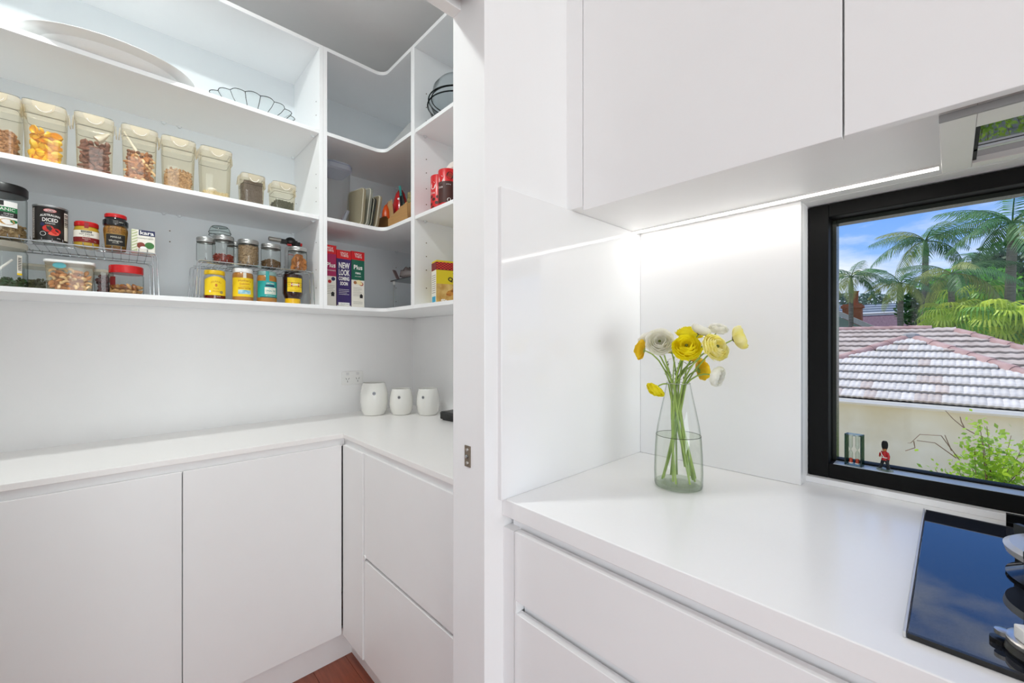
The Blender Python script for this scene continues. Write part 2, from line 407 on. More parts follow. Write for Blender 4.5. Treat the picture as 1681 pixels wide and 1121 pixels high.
t = thing('light_strip', 'slim glowing light strip recessed under the white wall cupboard', 'strip light', (-0.38, 1.27, 1.655))
obj('channel', box(-0.74, -0.018, 1.257, 1.281, 1.6515, 1.6558), WHITEP, t, world=True)
obj('diffuser', box(-0.7395, -0.0185, 1.261, 1.277, 1.6502, 1.6516), mat('strip_diffuser', '#fffaf2', 0.5, emit=9.0), t, world=True)
light('light_strip_glow', 'AREA', (-0.379, 1.269, 1.648), 0.35, (1.0, 0.98, 0.95), 0.70, 0.012)

# rangehood set under the cupboard
t = thing('rangehood', 'stainless steel slide-out rangehood under the cupboard above the cooktop', 'rangehood', (0.36, 1.115, 1.64))
HX0, HX1, HY0, HY1 = -0.014, 0.74, 0.966, 1.266
HS = mat('satin_stainless', '#e2deda', 0.35, 0.5, var=0.03)
zt, zb = 1.6554, 1.638
obj('housing', J(box(HX0, 0.028, HY0, HY1, zb, zt), box(0.70, HX1, HY0, HY1, zb, zt), box(0.028, 0.70, HY0, 1.035, zb, zt), box(0.028, 0.70, 1.24, HY1, zb, zt)), HS, t, bevel=0.0012, world=True)
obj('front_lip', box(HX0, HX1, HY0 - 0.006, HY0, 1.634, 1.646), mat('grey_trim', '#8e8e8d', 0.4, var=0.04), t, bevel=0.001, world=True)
obj('filter_panel', box(0.028, 0.70, 1.035, 1.24, 1.650, zt), mat('polished_dark_steel', '#8b8d90', 0.02, 1.0, var=0.05), t, world=True)
obj('filter_bar', box(0.028, 0.70, 1.172, 1.184, 1.644, 1.650), ALU, t, bevel=0.001, world=True)
obj('filter_bar', box(0.10, 0.106, 1.035, 1.172, 1.646, 1.650), BLACKF, t, world=True)
obj('filter_bar', box(0.028, 0.70, 1.045, 1.052, 1.644, 1.650), ALU, t, world=True)
obj('filter_bar', box(0.028, 0.034, 1.052, 1.24, 1.644, 1.650), BLACKF, t, world=True)

# cooktop with burner and knob
t = thing('cooktop', 'flat glossy black speckled glass gas cooktop set on the worktop', 'cooktop', (0.37, 1.02, 0.9))
obj('glass_plate', box(-0.039, 0.84, 0.738, 1.306, 0.9002, 0.9065), mat('black_ceramic_glass', '#12141a', 0.02, nscale=700, col2='#2c313c', spec=1.0), t, bevel=0.0008, world=True)
for n, a in (('edge_trim', (-0.0392, 0.84, 0.7345, 0.7405, 0.9003, 0.9072)), ('edge_trim', (-0.0392, 0.84, 1.3035, 1.3085, 0.9003, 0.9072))):
    obj(n, box(*a), mat('black_edge', '#161616', 0.3), t, bevel=0.0006, world=True)
obj('side_trim', J(box(-0.0435, -0.0402, 0.734, 1.312, 0.9003, 0.908)), mat('satin_side_trim', '#cfcfcf', 0.35, 0.3), t, bevel=0.0008, world=True)
SPECK = mat('black_speckled_enamel', '#20242c', 0.12, var=0.1, nscale=300, col2='#0b0d12')
def local(p): return T(p, BASE[t.name].inverted())
def burner(cx, cy, R):
    P = TR(cx, cy, 0.9064)
    b = obj('burner', local(T(lathe([(R * 0.97, 0.0), (R * 1.0, 0.004), (R * 0.8, 0.014), (R * 0.66, 0.022), (R * 0.72, 0.034), (R * .3, 0.036)], 40), P)), SPECK, t)
    obj('flame_ring', local(T(lathe([(R * 0.74, 0.034), (R * 1.0, 0.038), (R * 1.03, 0.048), (R * 0.95, 0.053), (R * 0.62, 0.050), (R * 0.58, 0.044), (R * 0.6, 0.034)], 44, False, False), P)), mat('burner_alloy', '#d5d6d6', 0.35, 0.4), b)
    obj('burner_cap', local(T(lathe([(R * 0.44, 0.034), (R * 0.46, 0.044), (R * 0.4, 0.048), (0.001, 0.049)], 32), P)), mat('dark_cap', '#3a3b3c', 0.4, 0.5), b)
    return b
burner(0.148, 1.05, 0.088); burner(0.55, 0.98, 0.11)
TRIV = mat('cast_iron', '#26292a', 0.45, 0.2, var=0.1)
for cx, cy, ro in ((0.150, 1.05, 0.098), (0.55, 0.98, 0.128)):
    arms = []
    for k in range(4):
        a = PI / 4 + k * PI / 2
        arms.append(T(loft([rrect(0.010, 0.009, 0.002, 0), rrect(0.012, 0.010, 0.002, 0.054), rrect(0.010, 0.009, 0.002, 0.058)]), TR(cx, cy, 0.9064) @ RZ(a) @ TR(ro, 0, 0)))
        obj('trivet_arm', local(J(arms[-1], T(box(0.045, ro + 0.006, -0.005, 0.005, 0.050, 0.062), TR(cx, cy, 0.9064) @ RZ(a)))), TRIV, t, bevel=0.001)
o = obj('rear_guard', local(box(0.077, 0.5, 1.322, 1.330, 0.9002, 0.929)), mat('black_gloss_guard', '#0d0d0d', 0.15), t, bevel=0.0008)
def knob(cx, cy):
    P = TR(cx, cy, 0.9064)
    k1 = obj('knob', local(T(lathe([(0.036, 0.0), (0.038, 0.004), (0.034, 0.010), (0.030, 0.012)], 36), P)), BLACKP, t)
    for a in (PI * 0.95, PI * 1.95): obj('knob_lug', local(T(lathe([(0.009, 0.0), (0.009, 0.006), (0.004, 0.007)], 16), P @ RZ(a) @ TR(0.040, 0, 0))), BLACKP, k1)
    obj('knob_dial', local(T(lathe([(0.033, 0.010), (0.036, 0.013), (0.036, 0.017), (0.033, 0.019), (0.001, 0.0195)], 40), P)), STEEL, k1)
    obj('dial_lug', local(T(lathe([(0.008, 0.012), (0.008, 0.017), (0.004, 0.018)], 16), P @ RZ(PI * 0.95) @ TR(0.037, 0, 0))), STEEL, k1)
    obj('knob_grip', local(T(box(-0.030, 0.030, -0.008, 0.008, 0.019, 0.036), P @ RZ(0.5))), WHITEP, k1, bevel=0.002)
knob(0.081, 0.79); knob(0.22, 0.79); knob(0.37, 0.79)

# ================================================================ pantry joinery
t = thing('pantry_worktop', 'L-shaped warm white stone pantry worktop with three ceramic pots', 'worktop', (-2.0, 0.9, 0.88))
obj('slab', poly([(XP, -1.6), (-1.741, -1.6), (-1.741, 0.675), (-0.881, 0.675), (-0.881, YB), (XP, YB)], 0.8805, 0.9), PSTONE, t, bevel=0.0015, world=True)
t = thing('base_cabinet', 'white handleless pantry cupboard with flat doors along the left wall', 'cabinet', (-2.0, -0.4, ZF))
obj('carcass', box(XP, -1.768, -1.6, 0.66, 0.06, 0.8805), LACQ2, t, world=True)
obj('kickboard', box(-1.80, -1.782, -1.6, 0.742, ZF, 0.062), LACQ, t, world=True)
obj('finger_rail', box(-1.768, -1.758, -1.6, 0.687, 0.845, 0.8805), LACQ, t, world=True)
for y0, y1 in ((-1.414, -0.8945), (-0.8915, -0.3735), (-0.3705, 0.1475), (0.1505, 0.6708)):
    obj('door', box(-1.765, -1.745, y0, y1, 0.062, 0.8525), LACQ, t, bevel=0.0012, world=True)
t = thing('drawer_cabinet', 'white handleless pantry drawer unit beside the door jamb', 'cabinet', (-1.3, 1.0, ZF))
obj('carcass', box(-1.741, -0.884, 0.705, YB, 0.06, 0.8805), LACQ2, t, world=True)
obj('filler_panel', box(-1.742, -1.5495, 0.6745, 0.70, 0.062, 0.8525), LACQ, t, bevel=0.001, world=True)
obj('finger_rail', box(-1.7685, -0.884, 0.688, 0.705, 0.845, 0.8805), LACQ, t, world=True)
obj('drawer_front', box(-1.5465, -0.884, 0.68, 0.70, 0.459, 0.8525), LACQ, t, bevel=0.001, world=True)
obj('drawer_front', box(-1.5465, -0.884, 0.68, 0.70, 0.062, 0.446), LACQ, t, bevel=0.001, world=True)
obj('notch', T(lathe([(0.009, 0), (0.009, 0.004)], 16), TR(-1.540, 0.6805, 0.458) @ RX(PI / 2)), LACQ, t, world=True)
obj('kickboard', box(-1.782, -0.884, 0.728, 0.742, ZF, 0.062), LACQ, t, world=True)

ZS = [(1.427, 1.443), (1.814, 1.830), (2.188, 2.204)]
ZT = (2.557, 2.573)
PIN = mat('pale_clear_pin', '#e9edef', 0.2, var=0.02)
def pins(t, pts):
    me = mesh(J(lathe([(0.0055, -0.008), (0.0055, 0.0)], 10), box(-0.003, 0.003, -0.009, 0.009, -0.003, 0.0)), PIN)
    for p in pts: obj('shelf_pin', me, None, t, loc=Vector(p) - Vector(t.location))
HOLE = mat('chipboard_hole_shade', '#6e5a48', 0.9)  # discs stand for drilled holes, their inner shade put into the chipboard brown
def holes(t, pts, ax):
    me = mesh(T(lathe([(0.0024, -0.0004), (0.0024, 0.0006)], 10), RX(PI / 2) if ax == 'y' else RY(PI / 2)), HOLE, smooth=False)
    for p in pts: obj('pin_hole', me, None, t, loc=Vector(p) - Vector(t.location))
# straight unit on the left wall
t = thing('shelf_unit', 'open white pantry shelves on the left wall holding clear food boxes and jars', 'shelves', (-2.06, -0.1, 1.427))
YL = -0.95
obj('side_panel', box(XP, XF, 0.627, 0.6435, 1.427, ZT[1]), EDGE, t, bevel=0.0008, world=True)
obj('side_panel', box(XP, XF, YL, YL + 0.016, 1.427, ZT[1]), EDGE, t, bevel=0.0008, world=True)
obj('back_panel', box(XP, XP + 0.012, YL, 0.6435, 1.427, ZT[1]), BACKP, t, world=True)
obj('top_panel', box(XP, XF, YL + 0.016, 0.627, *ZT), EDGE, t, bevel=0.0008, world=True)
for k, (a, b) in enumerate(ZS):
    obj('shelf', box(XP + 0.012, XF - (0 if k == 0 else 0.004), YL + 0.016, 0.6262 if k else 0.627, a, b), EDGE, t, bevel=0.0008, world=True)
pins(t, [(x, y, a + 0.0005) for a, b in ZS[1:] for x, y in ((-2.215, 0.615), (-1.925, 0.615), (-2.228, 0.13), (-2.228, 0.18))])
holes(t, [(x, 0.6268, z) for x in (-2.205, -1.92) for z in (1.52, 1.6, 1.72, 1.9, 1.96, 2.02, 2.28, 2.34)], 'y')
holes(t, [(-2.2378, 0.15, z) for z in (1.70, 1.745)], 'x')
# corner unit with an L of rounded shelves
t = thing('shelf_unit', 'white corner pantry shelves with rounded L-shaped boards above the cereal boxes', 'shelves', (-1.95, 0.98, 1.427))
def ell(r=0.045):
    arc = [(XF + r - r * math.cos(a), YF - r + r * math.sin(a)) for a in [PI / 2 * i / 8 for i in range(9)]]
    return [(XP + 0.002, 0.660), (XF, 0.660)] + arc + [(-1.625, YF), (-1.625, YB - 0.002), (XP + 0.002, YB - 0.002)]
obj('side_panel', box(XP, XF, 0.644, 0.660, 1.427, ZT[1]), EDGE, t, bevel=0.0008, world=True)
obj('side_panel', box(-1.625, -1.611, YF, YB, 1.427, ZT[1]), EDGE, t, bevel=0.0008, world=True)
obj('back_panel', box(XP, XP + 0.006, 0.660, YB, 1.427, ZT[1]), BACKP, t, world=True)
obj('back_panel', box(XP, -1.625, YB - 0.006, YB, 1.427, ZT[1]), BACKP, t, world=True)
for a, b in ZS: obj('shelf', poly(ell(), a, b), EDGE, t, world=True)
obj('top_panel', poly(ell(), *ZT), EDGE, t, world=True)
pins(t, [(-2.236, 1.18, a) for a, b in ZS[1:]])
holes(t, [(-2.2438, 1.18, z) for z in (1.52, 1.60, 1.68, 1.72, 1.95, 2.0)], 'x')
# straight unit on the back wall
t = thing('shelf_unit', 'white pantry shelves on the back wall half hidden by the door jamb', 'shelves', (-1.25, 1.11, 1.427))
obj('side_panel', box(-1.6108, -1.596, YF, YB, 1.427, ZT[1]), EDGE, t, bevel=0.0008, world=True)
obj('side_panel', box(-0.897, -0.882, YF, YB, 1.427, ZT[1]), EDGE, t, bevel=0.0008, world=True)
obj('back_panel', box(-1.596, -0.897, YB - 0.006, YB, 1.427, ZT[1]), BACKP, t, world=True)
obj('top_panel', box(-1.596, -0.897, YF, YB - 0.006, *ZT), EDGE, t, bevel=0.0008, world=True)
for k, (a, b) in enumerate(ZS):
    obj('shelf', box(-1.5955, -0.8972, YF + (0 if k == 0 else 0.004), YB - 0.006, a, b), EDGE, t, bevel=0.0008, world=True)
pins(t, [(-1.588, y, a) for a, b in ZS[1:] for y in (0.975, 1.25)])
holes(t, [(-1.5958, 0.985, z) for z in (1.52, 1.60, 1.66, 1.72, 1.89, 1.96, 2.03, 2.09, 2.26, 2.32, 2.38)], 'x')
# power point
t = thing('power_outlet', 'white double power outlet on the pantry wall above the ceramic pots', 'outlet', (XP, 0.921, 1.087))
obj('plate', T(loft([rrect(0.073, 0.118, 0.006, 0), rrect(0.073, 0.118, 0.006, 0.006), rrect(0.068, 0.113, 0.005, 0.009)]), RY(PI / 2)), WHITEP, t)
for y in (-0.028, 0.028):
    obj('switch', box(0.009, 0.0115, y - 0.008, y + 0.008, 0.016, 0.030), mat('pale_switch', '#e2e2e2', 0.4), t, bevel=0.001)
    for dy, a in ((-0.007, 0.5), (0.007, -0.5), (0, 0)):
        obj('socket_slot', T(box(0.0088, 0.0095, -0.001, 0.001, -0.005, 0.005), TR(0, y + dy, -0.004 if a else -0.018) @ RX(a)), DARK, t)
# ================================================================ food and ware in the pantry
rnd = random.Random(11)
ICO = [None]
def grain(rx, ry, rz):
    if ICO[0] is None:
        bm = bmesh.new(); bmesh.ops.create_icosphere(bm, subdivisions=1, radius=1)
        bm.verts.ensure_lookup_table(); ICO[0] = ([tuple(v.co) for v in bm.verts], [tuple(v.index for v in f.verts) for f in bm.faces]); bm.free()
    return [(x * rx, y * ry, z * rz) for x, y, z in ICO[0][0]], ICO[0][1]
def rrot(): return RZ(rnd.uniform(0, 2 * PI)) @ RX(rnd.uniform(0, PI)) @ RY(rnd.uniform(0, PI))
def heap_box(wx, wy, z0, z1, n, s, flat=0.6):
    """grains showing at the walls and top of a filled box, over a solid core"""
    ps = [box(-wx / 2 + s, wx / 2 - s, -wy / 2 + s, wy / 2 - s, z0, z1 - s)]
    for i in range(n):
        r = rnd.random()
        if r < 0.55: p = (wx / 2 - s * 0.7, rnd.uniform(-wy / 2 + s, wy / 2 - s), rnd.uniform(z0 + s * .6, z1))
        elif r < 0.75: p = (rnd.uniform(-wx / 2 + s, wx / 2 - s), rnd.choice((-1, 1)) * (wy / 2 - s * 0.7), rnd.uniform(z0 + s * .6, z1))
        else: p = (rnd.uniform(-wx / 2 + s, wx / 2 - s), rnd.uniform(-wy / 2 + s, wy / 2 - s), z1 + rnd.uniform(-s, s * 0.5))
        ps.append(T(grain(s, s * rnd.uniform(flat, 1), s * flat), TR(*p) @ rrot()))
    return J(*ps)
def heap_cyl(R, z0, z1, n, s, flat=0.6, mound=0.0):
    ps = [lathe([(R - s, z0), (R - s, z1 - s), (R * .4, z1 - s + mound)], 18)]
    for i in range(n):
        a = rnd.uniform(0, 2 * PI)
        if rnd.random() < 0.7: q, z = R - s * 0.7, rnd.uniform(z0 + s * .6, z1)
        else: q = R * math.sqrt(rnd.random()) * 0.93; z = z1 + mound * (1 - q / R) + rnd.uniform(-s, s * .4)
        ps.append(T(grain(s, s * rnd.uniform(flat, 1), s * flat), TR(q * math.cos(a), q * math.sin(a), z) @ rrot()))
    return J(*ps)
def pieces(name, label, cat, group, me_list, spots, parent_m):
    """loose pieces inside a see-through container: every one an object of its own"""
    for p in spots:
        o = link(bpy.data.objects.new(name, rnd.choice(me_list)))
        o.matrix_world = parent_m @ TR(*p) @ rrot()
        tag(o, label, cat, group)

NUTC = mat('nut_brown', '#c88850', 0.5, var=0.3, nscale=30, col2='#95582f', rand=0.25)
ALM = mat('dark_almond', '#8a574a', 0.5, var=0.3, nscale=60, col2='#6b4238', rand=0.2)
CASH = mat('cashew', '#ecca9c', 0.5, var=0.15, rand=0.15)
PASTA = mat('yellow_pasta', '#fbd02a', 0.45, var=0.2, nscale=25, col2='#f0b818', rand=0.12)
def almond(m, L=0.0125, W=0.0078, H=0.0052): return mesh(loft([circ(max(W * math.sin(PI * k / 6) ** 0.8 * (1 - 0.25 * k / 6), 1e-4), -L + 2 * L * k / 6, 8, ry=max(H * math.sin(PI * k / 6) ** .8, 1e-4)) for k in range(7)]), m)
def cashew(m): return mesh(tube([(0.008 * math.cos(a), 0.008 * math.sin(a), 0) for a in [PI * .1 + PI * .95 * i / 7 for i in range(8)]], [0.001, 0.0036, 0.0042, 0.004, 0.0036, 0.0038, 0.0036, 0.001], 7), m)
def shellpasta():
    V = []; Fc = []; n, k = 9, 7
    for i in range(n):
        s = i / (n - 1)
        for j in range(k):
            a = PI * (-0.62 + 1.24 * j / (k - 1)); r = 0.0100 * math.sin(PI * (0.08 + 0.84 * s)) + 0.0006 * (j % 2)
            V.append((r * math.cos(a), r * math.sin(a), -0.015 + 0.03 * s))
    for i in range(n - 1):
        for j in range(k - 1): Fc.append((i * k + j, i * k + j + 1, (i + 1) * k + j + 1, (i + 1) * k + j))
    return mesh((V, Fc), PASTA)

def clipbox(label, y, w_, h, d=0.115, xfront=-1.905, z=1.830, spoon=0, level=None):
    t = thing('storage_box', label, 'storage box', (xfront - d / 2, y, z + 0.0005), 0, 'clip-lid food boxes on the pantry shelf')
    wb, db = w_ * 0.86, d * 0.86
    obj('body', loft([rrect(db * .96, wb * .96, 0.010, 0.0005), rrect(db, wb, 0.012, 0.004), rrect(d * 0.95, w_ * 0.95, 0.013, h - 0.018)], True, False), PLAST, t)
    obj('lid', loft([rrect(d * .97, w_ * .97, 0.013, h - 0.018), rrect(d * 1.0, w_ * 1.0, 0.014, h - 0.014), rrect(d * 1.0, w_ * 1.0, 0.014, h - 0.004), rrect(d * .93, w_ * .93, 0.013, h), rrect(d * .8, w_ * .8, 0.01, h - 0.003)], False, True), PLASTLID, t)
    zs = h - 0.042
    obj('seal', loft([rrect(d * .905, w_ * .90, 0.011, zs), rrect(d * .905, w_ * .90, 0.011, zs + 0.0022)], False, False), SEAL, t)
    obj('seal', loft([rrect(d * .99, w_ * .99, 0.013, h - 0.0018), rrect(d * .98, w_ * .98, 0.013, h + 0.0002)], False, False), SEAL, t)
    # front and side clips
    hw = w_ * 0.26
    fp = [(d / 2 + 0.003, hw * math.cos(a), h - 0.004 - 0.030 * abs(math.sin(a)) ** 0.8) for a in [PI * i / 12 for i in range(13)]]
    clip_f = loft([[(x, yy, zz) for x, yy, zz in fp], [(x + 0.0022, yy, zz) for x, yy, zz in fp]])
    obj('clip', clip_f, PLASTLID, t)
    obj('clip_edge', tube([(d / 2 + 0.0055, q[1] * .8, q[2] + 0.002) for q in fp[2:11]], 0.0009, 6), WHITEP, t)
    for s in (-1, 1):
        obj('clip', T(box(-0.016, 0.016, -0.0014, 0.0014, -0.034, 0.0), TR(0, s * (w_ / 2 + 0.0025), h - 0.004) @ RX(s * 0.08)), PLASTLID, t, bevel=0.001)
    return t, BASE[t.name], (db * .93, wb * .93)
def stuff(t, p, m, name='contents', label=None): return obj(name, p, m, t, kind='stuff', label=label, smooth=True)

# row of boxes on the middle shelf
t, Mx, (dx, wy) = clipbox('tall clear clip-lid box of broken pale brown nuts next to the pasta box', -0.264, 0.092, 0.182)
stuff(t, heap_box(dx, wy, 0.004, 0.075, 220, 0.0055), mat('pale_nuts', '#c9986c', 0.6, var=0.3, nscale=90, col2='#9b6a45'))
t, Mx, (dx, wy) = clipbox('tall clear clip-lid box half full of yellow pasta shells', -0.170, 0.093, 0.184)
stuff(t, heap_box(dx * .8, wy * .9, 0.004, 0.090, 20, 0.009), PASTA, 'pasta_core')
sm = [shellpasta()]
sp = []
for r in range(5):
    for c in range(4): sp.append((dx / 2 - 0.012 + rnd.uniform(-.003, 0.0), -wy / 2 + 0.014 + (wy - 0.028) * (c + rnd.uniform(-.25, .25)) / 3, 0.014 + r * 0.021 + rnd.uniform(-.004, .004)))
for c in range(4): sp.append((rnd.uniform(-.02, .02), -wy / 2 + 0.016 + (wy - 0.03) * c / 3, 0.100))
pieces('pasta_shell', 'yellow pasta shell inside the pasta box on the shelf', 'pasta', 'pasta shells in the clear box', sm, sp, Mx)
t, Mx, (dx, wy) = clipbox('tall clear clip-lid box half full of dark whole almonds with a white scoop', -0.0615, 0.093, 0.187)
stuff(t, heap_box(dx * .9, wy * .94, 0.004, 0.100, 60, 0.008), ALM, 'almond_core')
sm = [almond(ALM)]; sp = []
for r in range(8):
    for c in range(6): sp.append((dx / 2 - 0.006 + rnd.uniform(-.002, 0.0), -wy / 2 + 0.008 + (wy - 0.016) * (c + rnd.uniform(-.3, .3)) / 5, 0.010 + r * 0.0128 + rnd.uniform(-.003, .003)))
pieces('almond', 'dark brown almond inside the almond box on the shelf', 'almond', 'almonds in the clear box', sm, sp, Mx)
obj('scoop', J(tube([(0.015, 0.0, 0.098), (0.02, 0.018, 0.120), (0.022, 0.030, 0.136)], [0.012, 0.006, 0.004], 8), ball(0.012, 0.012, 0.006)) if False else T(loft([circ(0.002, 0, 10), circ(0.006, 0.012, 10), circ(0.012, 0.03, 10), circ(0.013, 0.042, 10)]), TR(0.03, 0.035, 0.145) @ RX(PI * 0.75)), mat('white_scoop', '#f3efe8', 0.4), t)
t, Mx, (dx, wy) = clipbox('tall clear clip-lid box half full of mixed whole nuts', 0.049, 0.095, 0.187)
stuff(t, heap_box(dx * .9, wy * .94, 0.004, 0.100, 60, 0.008), NUTC, 'nut_core')
sm = [almond(NUTC), almond(mat('light_almond', '#c98a55', 0.5, var=0.25, nscale=50, rand=0.2)), almond(mat('hazelnut', '#7d4a2a', 0.45, var=0.2, rand=0.2), 0.0075, 0.0068, 0.0066), cashew(CASH)]; sp = []
for r in range(8):
    for c in range(6): sp.append((dx / 2 - 0.007 + rnd.uniform(-.002, 0.0), -wy / 2 + 0.008 + (wy - 0.016) * (c + rnd.uniform(-.3, .3)) / 5, 0.010 + r * 0.0132 + rnd.uniform(-.003, .003)))
pieces('mixed_nut', 'whole nut inside the mixed nut box on the shelf', 'nut', 'mixed nuts in the clear box', sm, sp, Mx)
obj('scoop', tube([(0.035, -0.040, 0.165), (0.036, -0.022, 0.130), (0.036, -0.008, 0.106)], [0.002, 0.004, 0.005], 8), MT['white_scoop'], t)
t, Mx, (dx, wy) = clipbox('tall clear clip-lid box half full of small chopped walnuts', 0.1545, 0.098, 0.185)
WAL = mat('walnut_bits', '#d4ae80', 0.6, var=0.4, nscale=140, col2='#8a6038')
stuff(t, J(heap_box(dx, wy, 0.004, 0.066, 420, 0.0062), *[T(grain(0.006, 0.005, 0.004), TR(rnd.uniform(-.03, .03), rnd.uniform(-.03, .03), 0.07 + rnd.uniform(0, .012)) @ rrot()) for i in range(40)]), WAL)
t, Mx, (dx, wy) = clipbox('tall clear clip-lid box nearly empty with a little pale grain', 0.266, 0.100, 0.184)
stuff(t, heap_box(dx, wy, 0.004, 0.022, 260, 0.003), mat('pale_grain', '#e0cfa6', 0.7, var=0.2, nscale=200))
obj('scoop', T(ball(0.012, 0.015, 0.008), TR(0.03, -0.012, 0.03)), MT['white_scoop'], t)
t, Mx, (dx, wy) = clipbox('short clear clip-lid box full of grey chia seeds', 0.387, 0.084, 0.119, d=0.10)
stuff(t, heap_box(dx, wy, 0.004, 0.093, 900, 0.0022), mat('chia_seed', '#7d6f68', 0.6, var=0.5, nscale=500, col2='#4c423e'))
t, Mx, (dx, wy) = clipbox('short clear clip-lid box with dark green seeds in the bottom', 0.500, 0.090, 0.115, d=0.10)
stuff(t, heap_box(dx, wy, 0.004, 0.042, 420, 0.003), mat('green_seed', '#5c6252', 0.6, var=0.4, nscale=260, col2='#3e4438'))

# platter and glass dish on the top shelf
PORC = mat('white_porcelain', '#f0f0ee', 0.12, var=0.01, coat=0.4)
def oval(a, b, z, n=48): return [(b * math.cos(2 * PI * i / n), a * math.sin(2 * PI * i / n), z) for i in range(n)]
t = thing('platter', 'large oval white porcelain platter jutting over the top shelf edge', 'platter', (-1.967, -0.015, 2.2045))
obj('dish', loft([oval(.135, .085, 0.0), oval(.144, .092, 0.0), oval(.160, .106, 0.004), oval(.172, .118, 0.014), oval(.176, .122, 0.021), oval(.215, .155, 0.028), oval(.22, .16, 0.031), oval(.218, .158, 0.033), oval(.17, .112, 0.024), oval(.13, .08, 0.008)]), PORC, t)
t = thing('glass_dish', 'scalloped clear glass serving dish on the top shelf beside the oval platter', 'dish', (-2.008, 0.40, 2.2045))
def scal(r, z, k, n=120): return [((r + k * abs(math.sin(18 * PI * i / n)) - k) * math.cos(2 * PI * i / n), (r + k * abs(math.sin(18 * PI * i / n)) - k) * math.sin(2 * PI * i / n), z) for i in range(n)]
DISHG = clear('dish_glass', '#f7f9f9', '#7d8786')
obj('bowl', loft([scal(0.085, 0.0, 0.004), scal(0.105, 0.008, 0.006), scal(0.140, 0.026, 0.010), scal(0.160, 0.042, 0.014), scal(0.158, 0.043, 0.014), scal(0.1, 0.010, 0.006)], True, True), DISHG, t)
DL = clear('glass_edge', '#6f7777', '#3a4040', 0.1, 0.6)
for k in range(18):
    a = 2 * PI * (k) / 18
    obj('rib', tube([((0.081 + 0) * math.cos(a), 0.081 * math.sin(a), 0.0012), (0.1 * math.cos(a), 0.1 * math.sin(a), 0.008), (0.131 * math.cos(a), 0.131 * math.sin(a), 0.0265), (0.1465 * math.cos(a), 0.1465 * math.sin(a), 0.042)], 0.0011, 6), DL, t)
obj('rim', tube([(p[0], p[1], p[2]) for p in scal(0.1595, 0.0432, 0.014, 160)] + [scal(0.1595, 0.0432, 0.014, 160)[0]], 0.0012, 6), DL, t)

# ---- chrome wire racks on the bottom shelf
def wire_rack(label, y0, y1, x0, x1, h, z=1.443):
    t = thing('wire_rack', label, 'rack', ((x0 + x1) / 2, (y0 + y1) / 2, z))
    W = (y1 - y0) / 2; D = (x1 - x0) / 2
    for s in (1, -1):
        obj('frame_wire', rod([(s * D, -W, 0.0005), (s * D, -W + 0.006, h), (s * D, W - 0.006, h), (s * D, W, 0.0005)], 0.0019), CHROME, t)
        obj('leg_wire', rod([(s * D * .86, -W + 0.012, 0.0005), (s * D * .86, -W + 0.016, h - 0.004), (s * D * .86, -W + 0.05, h - 0.004)], 0.0016), CHROME, t)
        obj('leg_wire', rod([(s * D * .86, W - 0.012, 0.0005), (s * D * .86, W - 0.016, h - 0.004), (s * D * .86, W - 0.05, h - 0.004)], 0.0016), CHROME, t)
    n = int((y1 - y0) / 0.0225); me = None
    for i in range(1, n):
        q = -W + 0.008 + (2 * W - 0.016) * i / n
        if me is None: me = mesh(rod([(D, 0, 0.001), (D - 0.004, 0, -0.009), (-D + 0.004, 0, -0.009), (-D, 0, 0.001)], 0.0013, 5, 0.004), CHROME)
        obj('cross_wire', me, None, t, loc=(0, q, h + 0.0105))
    for s in (-0.5, 0.5): obj('rail_wire', tube([(s * D, -W + 0.01, h - 0.001), (s * D, W - 0.01, h - 0.001)], 0.0013, 6), CHROME, t)
    return z + h + 0.0030
RT = wire_rack('chrome wire rack carrying the tomato can and mustard jars', -0.58, 0.098, -2.17, -1.90, 0.145)
RT2 = wire_rack('chrome wire rack carrying the metal-lidded glass jars', 0.200, 0.614, -2.12, -1.90, 0.142)
SH = 1.4435
WT = mat('white_print', '#f4f2ee', 0.6); BK = mat('black_print', '#1a1817', 0.6); YEL = mat('yellow_label', '#f2cf1c', 0.5, var=0.03); REDP = mat('red_print', '#b5161c', 0.5)
GRN = mat('green_print', '#1d7a44', 0.5); CRM = mat('cream_paper', '#ece8dc', 0.6, var=0.03); NAVY = mat('navy_print', '#1b2350', 0.5); PURP = mat('purple_card', '#33205f', 0.45, var=0.05)

def can_like(name, label, cat, x, y, z, rz, group=None): return thing(name, label, cat, (x, y, z), rz, group)
# big black-lidded jar
t = can_like('storage_jar', 'large clear jar with a black lid and green and white label on the wire rack', 'jar', -1.972, -0.262, RT, 0.1)
R = 0.052
obj('body', lathe([(R * .95, 0), (R, 0.004), (R, 0.125), (R * .93, 0.138)], 36, True, False), JARG, t)
obj('lid', lathe([(R * 1.0, 0.134), (R * 1.04, 0.137), (R * 1.04, 0.158), (R * .98, 0.163), (0.001, 0.164)], 36), BLACKP, t)
stuff(t, heap_cyl(R - 0.002, 0.003, 0.045, 300, 0.0045), mat('rolled_oats', '#c2a679', 0.7, var=0.35, nscale=120, col2='#8b6d45'))
lb = obj('paper_label', patch(R + 0.0004, -0.9, 0.66, 0.032, 0.108), WT, t)
obj('label_band', patch(R + 0.0007, -0.9, 0.66, 0.076, 0.091), GRN, t); obj('label_band', patch(R + 0.0007, -0.9, 0.66, 0.061, 0.076), BK, t)
letter(t, 'ORGANIC', 0.013, WT, z=0.0835, R=R + 0.001, ang=0.0); letter(t, 'CHEWS', 0.006, WT, z=0.0705, R=R + 0.001, ang=0.3); letter(t, 'GLUTEN FREE', 0.004, WT, z=0.0645, R=R + 0.001, ang=0.25)
obj('label_picture', blot(0, 0, 0.047, 0.016, 0.009, R=R + 0.0009, ang=0.25), mat('cashew_print', '#c99a58', 0.6, var=0.3, nscale=200), t)
obj('label_picture', blot(0, 0.010, 0.050, 0.008, 0.005, R=R + 0.001, ang=0.32), GRN, t)
